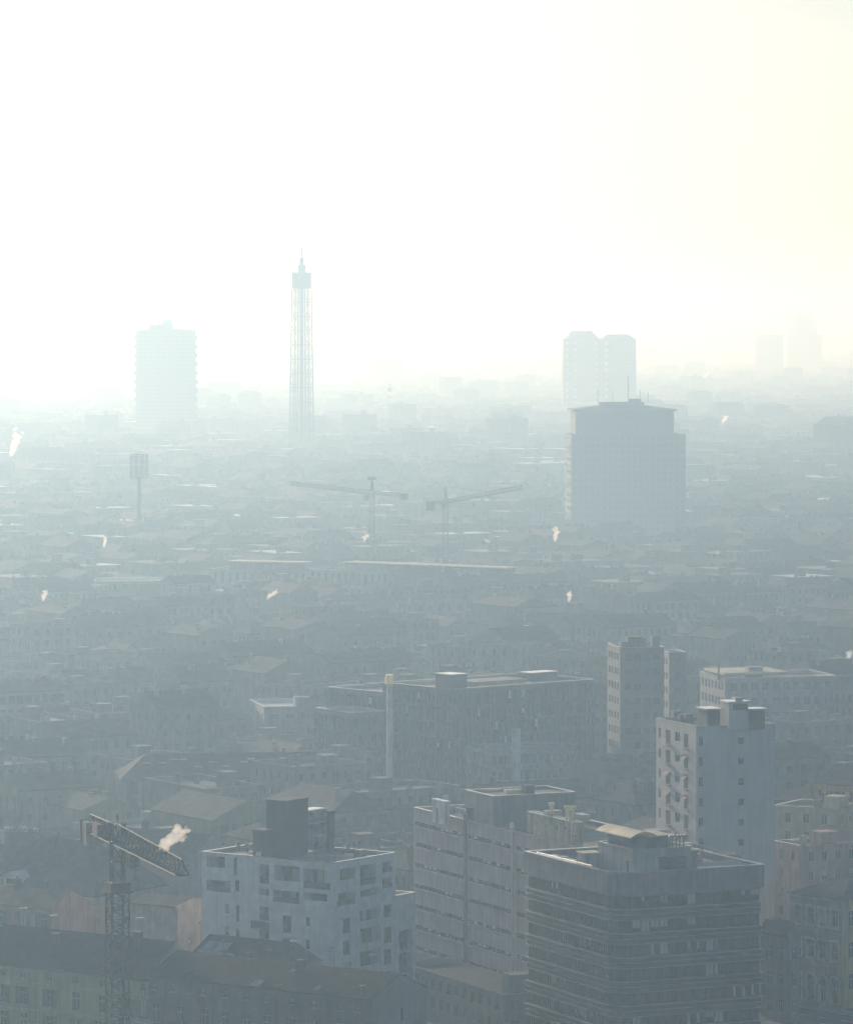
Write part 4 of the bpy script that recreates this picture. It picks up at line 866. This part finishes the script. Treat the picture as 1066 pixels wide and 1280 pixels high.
# stepped far tower and other faint blocks
st,P,W,h=slab_tower('stepped_tower','faintest stepped tower at the far right on the skyline',985,1027,418,8600,R(5),40,TW1,bay=5)
b=MB(); b.box((W*.1,4,h),(W*.86,34,h+31)); b.box((W*.22,8,h+31),(W*.74,28,h+43)); b.add([(W*.3,10,h+43),(W*.66,10,h+43),(W*.66,24,h+43),(W*.3,24,h+43),(W*.48,17,h+57)],[(0,1,4),(1,2,4),(2,3,4),(3,0,4)]); b.build('upper_steps',TW1,st)
slab_tower('far_block','faint flat topped block left of the stepped tower on the skyline',945,979,418,8000,R(3),25,TW1,'far building',bay=5)
slab_tower('far_block','faint broad block on the skyline right of the lattice tower',459,506,449,6400,R(6),25,TW1,'far building',bay=5)
slab_tower('far_block','long low faint block at the right edge above the hazy roofs',966,1080,522,4300,R(5),25,TW1,'far building',bay=5)
slab_tower('far_block','faint low block right of the striped chimney',628,664,507,4200,R(6),25,TW1,'far building',bay=5)
slab_tower('far_block','faint low block left of the balcony tower',52,120,566,2900,R(6),25,TW1,'far building',bay=5)
# red and white chimney
x,y=far(487,4700); z=zat(480,4700); sc=thing('striped_chimney','distant red and white striped chimney below the skyline, middle','chimney',(x,y,0)); n=9
b=MB(); b.cyl(0,0,0,z-24,2.6,12); b.build('shaft',CONC,sc)
for i in range(6): b=MB(); b.cyl(0,0,z-24+4*i,z-20+4*i,2.5-.05*i,12); b.build('stripe',WHITE if i%2 else RED,sc)
# ================= LATTICE OBSERVATION TOWER
d=3200; x,y=far(377,d); zt=lambda py: zat(py,d); lt=thing('lattice_tower','slender lattice observation tower with a cabin and spire, upper left of centre','lattice tower',(x,y,0),R(11))
r0,r1,zc=9.3,7.2,zt(360); TS=plain('tower steel',(.08,.08,.08),.8)
hexp=lambda z,k,f=1: ((r0+(r1-r0)*z/zc)*f*math.cos(k*math.pi/3),(r0+(r1-r0)*z/zc)*f*math.sin(k*math.pi/3),z)
nl=13; L=[zc*i/nl for i in range(nl+1)]
for k in range(6):
    b=MB(); b.bar(hexp(0,k),hexp(zc,k),.5); b.bar(hexp(0,k,.78),hexp(zc,k,.78),.3)
    for i in range(nl):
        for j in range(2): a,c=L[i]+(L[i+1]-L[i])*j/2,L[i]+(L[i+1]-L[i])*(j+1)/2; b.bar(hexp(a,k,1 if j%2 else .78),hexp(c,k,.78 if j%2 else 1),.2)
    b.build('leg',TS,lt)
for z in L[1:]:
    b=MB()
    for k in range(6): b.bar(hexp(z,k),hexp(z,k+1),.32); b.bar(hexp(z,k,.99),(0,0,z),.15)
    b.build('ring',TS,lt)
b=MB(); b.box((-1.35,-1.35,0),(1.35,1.35,zc)); b.build('lift_shaft',TS,lt)
b=MB(); b.prism([hexp(zc,k,1.0)[:2] for k in range(6)],zc,zt(341)); b.prism([hexp(zc,k,1.06)[:2] for k in range(6)],zt(341)+.003,zt(340)); b.build('cabin',TS,lt)
b=MB(); b.cyl(0,0,zt(340)+.01,zt(331),3.1,8); b.cyl(0,0,zt(331)+.003,zt(322),1.7,8); b.build('upper_stage',TS,lt)
b=MB(); b.cyl(0,0,zt(322),zt(307),.8,6,0,.4); b.box((-.6,-.6,zt(313)),(.6,.6,zt(311))); b.build('spire',TS,lt)
# ================= STADIUM FLOODLIGHT MASTS
def flood(label,px,y0,y1,w,d,solid):
    x,y=far(px,d); k=d/F; z1=zat(y0,d); z0=zat(y1,d); W=w*k; t=thing('floodlight_mast',label,'floodlight',(x,y,0)); b=MB(); b.cyl(0,0,0,z0+1,1.3 if not solid else 2.6,10,0,1.0 if not solid else 2.2); b.build('mast',TS,t)
    b=MB(); n=5
    for i in range(n+1): z=z0+(z1-z0)*i/n; b.bar((-W/2,0,z),(W/2,0,z),.25)
    for i in range(4): xx=-W/2+W*i/3; b.bar((xx,0,z0),(xx,0,z1),.22)
    f=b.build('frame',TS,t)
    b=MB()
    for i in range(n):
        for j in range(6): xx=-W/2+W*(j+.5)/6; z=z0+(z1-z0)*(i+.5)/n; b.box((xx-.5,-.9,z-.55),(xx+.5,-.3,z+.55))
    b.build('lamps',STEEL,f,'stuff')
flood('stadium floodlight mast with a rectangular lamp rack, left under the balcony tower',174,568,598,21,2050,False)
flood('short thick floodlight mast further left, barely visible',74,598,611,24,2400,True)
# ================= TWO FAR CRANES
CRF=plain('far crane paint',(.06,.06,.06),.85)
def far_crane(label,px,d,y_j,y_top,tip,cpx,style):
    mx,my=far(px,d); zj=zat(y_j,d); tx,ty=far(tip[0],tip[2]); tz=zat(tip[1],tip[2]); t=thing('tower_crane',label,'tower crane',(mx,my,0),0,None)
    dv=Vector((tx-mx,ty-my,0)); L=dv.length; a=math.atan2(dv.y,dv.x); T=Matrix.Rotation(a,4,'Z'); u=dv.normalized()
    k=(cpx-533)/F; cl=(mx-k*my)/(u.x-k*u.y); s=.9; b=MB(); n=int(zj/3)
    for sx in (-1,1):
        for sy in (-1,1): b.bar((sx*s,sy*s,0),(sx*s,sy*s,zj),.2)
    for i in range(n):
        z0,z1=zj*i/n,zj*(i+1)/n
        for p_,q_ in (((-s,-s),(s,-s)),((s,-s),(s,s)),((s,s),(-s,s)),((-s,s),(-s,-s))): b.bar((*p_,z0),(*q_,z1),.11)
    b.build('mast',CRF,t)
    zt_=zat(y_top,d); b=MB(); b.T=T
    for sy in (-.7,.7): b.bar((.6,sy,zj),(0,0,zt_),.18); b.bar((-.8,sy,zj),(0,0,zt_),.18)
    if style: b.box((-1.2,-1.4,zt_-1.0),(1.2,1.4,zt_+.3))
    b.build('tower_head',CRF,t)
    def tr(x0,z0,x1,z1,hgt,n,nm):
        b=MB(); b.T=T
        for i in range(n):
            a0,a1=i/n,(i+1)/n; X0,X1=x0+(x1-x0)*a0,x0+(x1-x0)*a1; Z0,Z1=z0+(z1-z0)*a0,z0+(z1-z0)*a1
            for sy in (-.6,.6): b.bar((X0,sy,Z0),(X1,sy,Z1),.16); b.bar((X0,sy,Z0),((X0+X1)/2,0,(Z0+Z1)/2+hgt),.1); b.bar(((X0+X1)/2,0,(Z0+Z1)/2+hgt),(X1,sy,Z1),.1)
            b.bar((X0,0,Z0+hgt),(X1,0,Z1+hgt),.16)
        b.build(nm,CRF,t)
    tr(.9,zj,L,tz,1.5,26,'jib'); tr(-.9,zj,-cl,zj,1.2,7,'counter_jib')
    for q in (0,1): b=MB(); b.T=T; b.box((-cl+q*1.6,-1.1,zj-(2.6 if not style else 1.2)),(-cl+q*1.6+1.4,1.1,zj+1.3)); b.build('counterweight',CRF,t)
    b=MB(); b.T=T; b.box((1,.9,zj-2.6),(2.8,2.4,zj-.3)); b.build('operator_cab',STEEL,t)
    b=MB(); b.T=T; b.bar((0,0,zt_),(L*.55,0,zj+(tz-zj)*.55+1.5),.09); b.bar((0,0,zt_),(-cl*.8,0,zj+1.2),.09); b.build('tie_rod',CRF,t,'stuff')
far_crane('pale far tower crane with its long jib to the left, below the lattice tower',465,1850,618,597,(363,606,1912),507,True)
far_crane('pale far tower crane with its jib rising to the right, middle of the haze',557,1800,629,608,(653,611,1862),536,False)
# ================= THE CITY BETWEEN: individual blocks near, one mass beyond
rng=random.Random(11); TH=R(33); ct,sn=math.cos(TH),math.sin(TH); cells=[]
def free(x,y,r): return all((x-a)**2+(y-b_)**2>(r+c)**2 for a,b_,c in OCC)
i0=-90
for i in range(-60,140):
    for j in range(-20,150):
        gx=i*25+ (i//3)*9; gy=j*19+(j//2)*10; x=gx*ct-gy*sn; y=gx*sn+gy*ct
        if y<735 or y>2650 or abs(x)>y*.125+20: continue
        px=533+F*x/y
        if y<1000 and not free(x,y,10): continue
        if not free(x,y,9): continue
        cells.append((y,x,px))
cells.sort(); near=[c for c in cells if -40<c[2]<1106][:262]; nearset=set(near); rest=[c for c in cells if c not in nearset]
CWALL={k:weathered('city '+k,tuple(c*f for c in col),.9,var=.25,streak=.5) for k,col,f in (('cream',(.42,.38,.30),.36),('ochre',(.38,.30,.16),.42),('pink',(.36,.27,.25),.42),('grey',(.28,.28,.28),.45),('stone',(.40,.39,.36),.36),('white',(.56,.58,.58),.33),('green',(.24,.28,.22),.5))}  # renders darkened toward the glass: thicker haze put into the wall colours
wl_=[('cream','cream'),('ochre','ochre'),('pink','pinkish'),('grey','grey'),('stone','pale stone'),('white','whitish'),('green','grey green')]
COLS=[(60,'at the left edge'),(120,'below the thick floodlight mast'),(168,'left of the balcony tower'),(250,'below the balcony tower'),(350,'between balcony and lattice towers'),(412,'below the lattice tower'),(495,'below the left far crane'),(592,'below the right far crane'),(705,'left of the cornice tower'),(860,'below the cornice tower'),(965,'right of the cornice tower'),(9999,'at the right edge')]
col_=lambda px: next(t for m_,t in COLS if px<m_)
band=lambda y: 'first rows' if y<860 else 'nearer rows' if y<1000 else 'middle rows' if y<1180 else 'farther rows'
plan_=[]
for (y,x,px) in near:
    wk,wn=rng.choice(wl_); kind='flat' if rng.random()<.45 else 'gable'; plan_.append([y,x,px,wk,kind,f"{wn} {'flat' if kind=='flat' else 'pitched'}-roof block {col_(px)}, {band(y)}"])
from collections import Counter
cnt=Counter(p[5] for p in plan_); seen=Counter()
RANK={2:('nearer','farther'),3:('nearest','middle','farthest'),4:('nearest','second','third','farthest')}
for (y,x,px,wk,kind,lab) in plan_:
    n_=cnt[lab]; k_=seen[lab]; seen[lab]+=1
    full='hazy '+lab if n_==1 else f"hazy {lab}, {RANK[min(n_,4)][min(k_,3)]} of {'two' if n_==2 else 'them'}"
    W=rng.uniform(14,26); D=rng.uniform(10,17); h=rng.uniform(12.5,18.5) if y<900 else rng.uniform(11,22)
    th=TH+rng.choice((0,0,0,math.pi/2)); P=(x-(W/2*math.cos(th)-D/2*math.sin(th)),y-(W/2*math.sin(th)+D/2*math.cos(th)))
    n0=len(OCC); block('city_block',full,'city block',P,th,W,D,h,CWALL[wk],kind,rng.uniform(2,3.6),'x' if W>D else 'y',3.3,rng.choice((2.4,2.9,3.4)),rng.choice((.9,1.1,1.6)),rng.choice((1.5,1.8,2.1)),group='hazy city blocks behind the foreground',faces='FL',rng=rng,chim=rng.choice((1,2,3,5)),hip=rng.choice((0,0,0,4)),rmat=rng.choice((TILE,TILED,TILER,TILE)),deck=rng.choice((FELTD,FELTD,FELT)))
    del OCC[n0:]
def city_mass(name,cs,szw,szd,hlo,hhi,label):
    wb=MB(); rg=random.Random(5)
    for (y,x,px) in cs:
        W=rg.uniform(*szw); D=rg.uniform(*szd); h=rg.uniform(hlo,hhi) if y<3000 or rg.random()<.95 else rg.uniform(hhi,hhi*1.6); th=TH+rg.choice((0,math.pi/2))
        wb.T=Matrix.Translation((x,y,0))@Matrix.Rotation(th,4,'Z')@Matrix.Translation((-W/2,-D/2,0)); m=rg.choice((0,1,2))
        wb.add([(0,0,0),(W,0,0),(W,D,0),(0,D,0),(0,0,h),(W,0,h),(W,D,h),(0,D,h)],[(0,1,5,4),(1,2,6,5),(2,3,7,6),(3,0,4,7)],m)
        if rg.random()<.45: wb.add([(0,0,h),(W,0,h),(W,D,h),(0,D,h)],[(0,1,2,3)],rg.choice((4,4,5,6))); wb.box((W*.3,D*.3,h-.1),(W*.3+3,D*.3+3,h+2.5),m)
        else:
            r=rg.uniform(2,3.5); wb.add([(0,-.4,h),(W,-.4,h),(W,D+.4,h),(0,D+.4,h),(0,D/2,h+r),(W,D/2,h+r)],[(0,1,5,4),(2,3,4,5)],3); wb.add([(1e-3,0,h),(1e-3,D,h),(1e-3,D/2,h+r),(W-1e-3,0,h),(W-1e-3,D,h),(W-1e-3,D/2,h+r)],[(0,1,2),(3,4,5)],m)
            if y<3500:
                for _ in range(2): a=rg.uniform(.1,.9)*W; wb.box((a-.4,D*.4,h),(a+.4,D*.4+1,h+r+1.4),m)
        if y<2700:
            for k in range(int(h/3.3)):
                z=h-1.2-3.3*k; n=int(W/2.8)
                for i in range(n): u=(i+.5)*W/n; wb.add([(u-.55,-.02,z-1.6),(u+.55,-.02,z-1.6),(u+.55,-.02,z),(u-.55,-.02,z)],[(0,1,2,3)],7)
    wb.T=None; o=wb.build(name,[CWALL['cream'],CWALL['grey'],CWALL['stone'],TILE,FELTD,FELT,ZINC,GLF],None,'stuff',label); return o
city_mass('city_rooftops',rest,(17,25),(11,17),11,18,'mass of hazy rooftops in the middle of the city')
rg=random.Random(9); fc=[]
y=2660.0
while y<13000:
    st_=max(26,y*.0085); n=int(y*.27/42)
    for i in range(n):
        x=(i-n/2+rg.uniform(-.3,.3))*42; yy=y+rg.uniform(-.4,.4)*st_
        if rg.random()<.86 and free(x,yy,12): fc.append((yy,x,0))
    y+=st_
city_mass('distant_city',fc,(20,36),(12,22),12,24,'distant city fading into the haze')
# park trees round the foot of the lattice tower
b=MB(); rg=random.Random(21)
for _ in range(520):
    y=rg.uniform(2480,3500); px=rg.gauss(440,170); x=(px-533)/F*y; hh=rg.uniform(12,23); r=rg.uniform(3,6.5)
    b.bar((x,y,0),(x,y,hh*.6),.35,1)
    for k in range(34):
        v=Vector((rg.gauss(0,1),rg.gauss(0,1),rg.gauss(0,1))).normalized()*rg.random()**.35; p=Vector((x+v.x*r,y+v.y*r,hh*.66+v.z*hh*.34)); s_=rg.uniform(.7,1.7); d1=Vector((rg.gauss(0,1),rg.gauss(0,1),rg.gauss(0,1))).normalized(); d2=d1.orthogonal()
        b.quad(p-d1*s_-d2*s_,p+d1*s_-d2*s_,p+d1*s_+d2*s_,p-d1*s_+d2*s_)
b.build('park_trees',[LEAF,BARK],None,'stuff','dark park trees round the foot of the lattice tower')
# ================= STEAM FROM CHIMNEYS
def steam_mat():
    m=bpy.data.materials.new('steam'); m.use_nodes=True; n=m.node_tree; n.nodes.remove(n.nodes['Principled BSDF'])
    v=n.nodes.new('ShaderNodeVolumePrincipled'); v.inputs['Color'].default_value=(1,.97,.93,1); v.inputs['Density'].default_value=.55; v.inputs['Anisotropy'].default_value=.55; v.inputs['Absorption Color'].default_value=(1,1,1,1)
    n.links.new(v.outputs[0],n.nodes['Material Output'].inputs['Volume']); return m
STEAM=steam_mat()
from mathutils import noise
def steam(label,px,py,d,w,h,lean=.5,seed=0):
    """a puff of many merged lumps, w and h in picture points at that distance, its foot at (px,py)"""
    k=d/F*1.35; x,y=far(px,d); z=zat(py+2,d); rg=random.Random(seed*31+int(px)); W,Hh=w*k,h*k; bm=bmesh.new(); n=44
    for j in range(n):
        t=j/(n-1); r=min(W,Hh)*(.06+.13*math.sin(math.pi*min(1,.2+t*.7)))*rg.uniform(.5,1.25); sp=W*.30*t
        c=Vector((lean*W*.8*t+rg.gauss(0,sp*.6),rg.gauss(0,sp*.6),Hh*t*.85+rg.gauss(0,Hh*(.04+.10*t))))
        bmesh.ops.create_icosphere(bm,subdivisions=1,radius=r,matrix=Matrix.Translation(c)@Matrix.Diagonal((1,1,rg.uniform(.7,1.1),1)))
    for v in bm.verts: v.co+=Vector((noise.noise(v.co*1.1/max(.3,W*.2)),noise.noise(v.co*1.3/max(.3,W*.2)+Vector((5,1,2))),0))*W*.05
    me=bpy.data.meshes.new('steam_plume'); bm.to_mesh(me); bm.free(); me.materials.append(STEAM)
    o=link('steam_plume',me); m=o.modifiers.new('merge','REMESH'); m.mode='VOXEL'; m.voxel_size=max(.12,min(W,Hh)*.045); m.use_smooth_shade=True
    o.location=(x,y,z); tag(o,label,'steam','steam plumes over the rooftops'); return o
for a in (('bright steam plume drifting right behind the near crane jib',198,1060,690,26,22,1.2),('cream steam plume at the left edge beside the skyline towers',14,566,2500,15,24,.5),('small steam curl on the far left roofs under the floodlight mast',130,682,1700,8,11,.2),
    ('golden steam puff at the foot of the big dark tower',694,674,1700,10,15,.1),('round steam puff over the right middle roofs',711,750,1400,10,10,.1),('steam wisp over the shorter slot windowed building',334,746,1450,17,9,.6),('small steam puff on the leftmost roofs',54,748,1400,9,9,.3),
    ('thin upright steam wisp in the left haze',285,864,1100,4,18,-.1),('wide low steam puff over the middle right roofs',652,786,1250,16,6,.5),('golden steam puff at the right edge',1059,823,1150,10,9,.4),('small steam puff below the left far crane',455,674,1600,9,7,.4),('tiny steam puff above the right skyline roofs',880,470,5500,9,6,.3),
    ('faint steam puff at the right under the skyline',903,526,3600,11,7,.4)): steam(*a[:7],seed=len(a[0])%17)
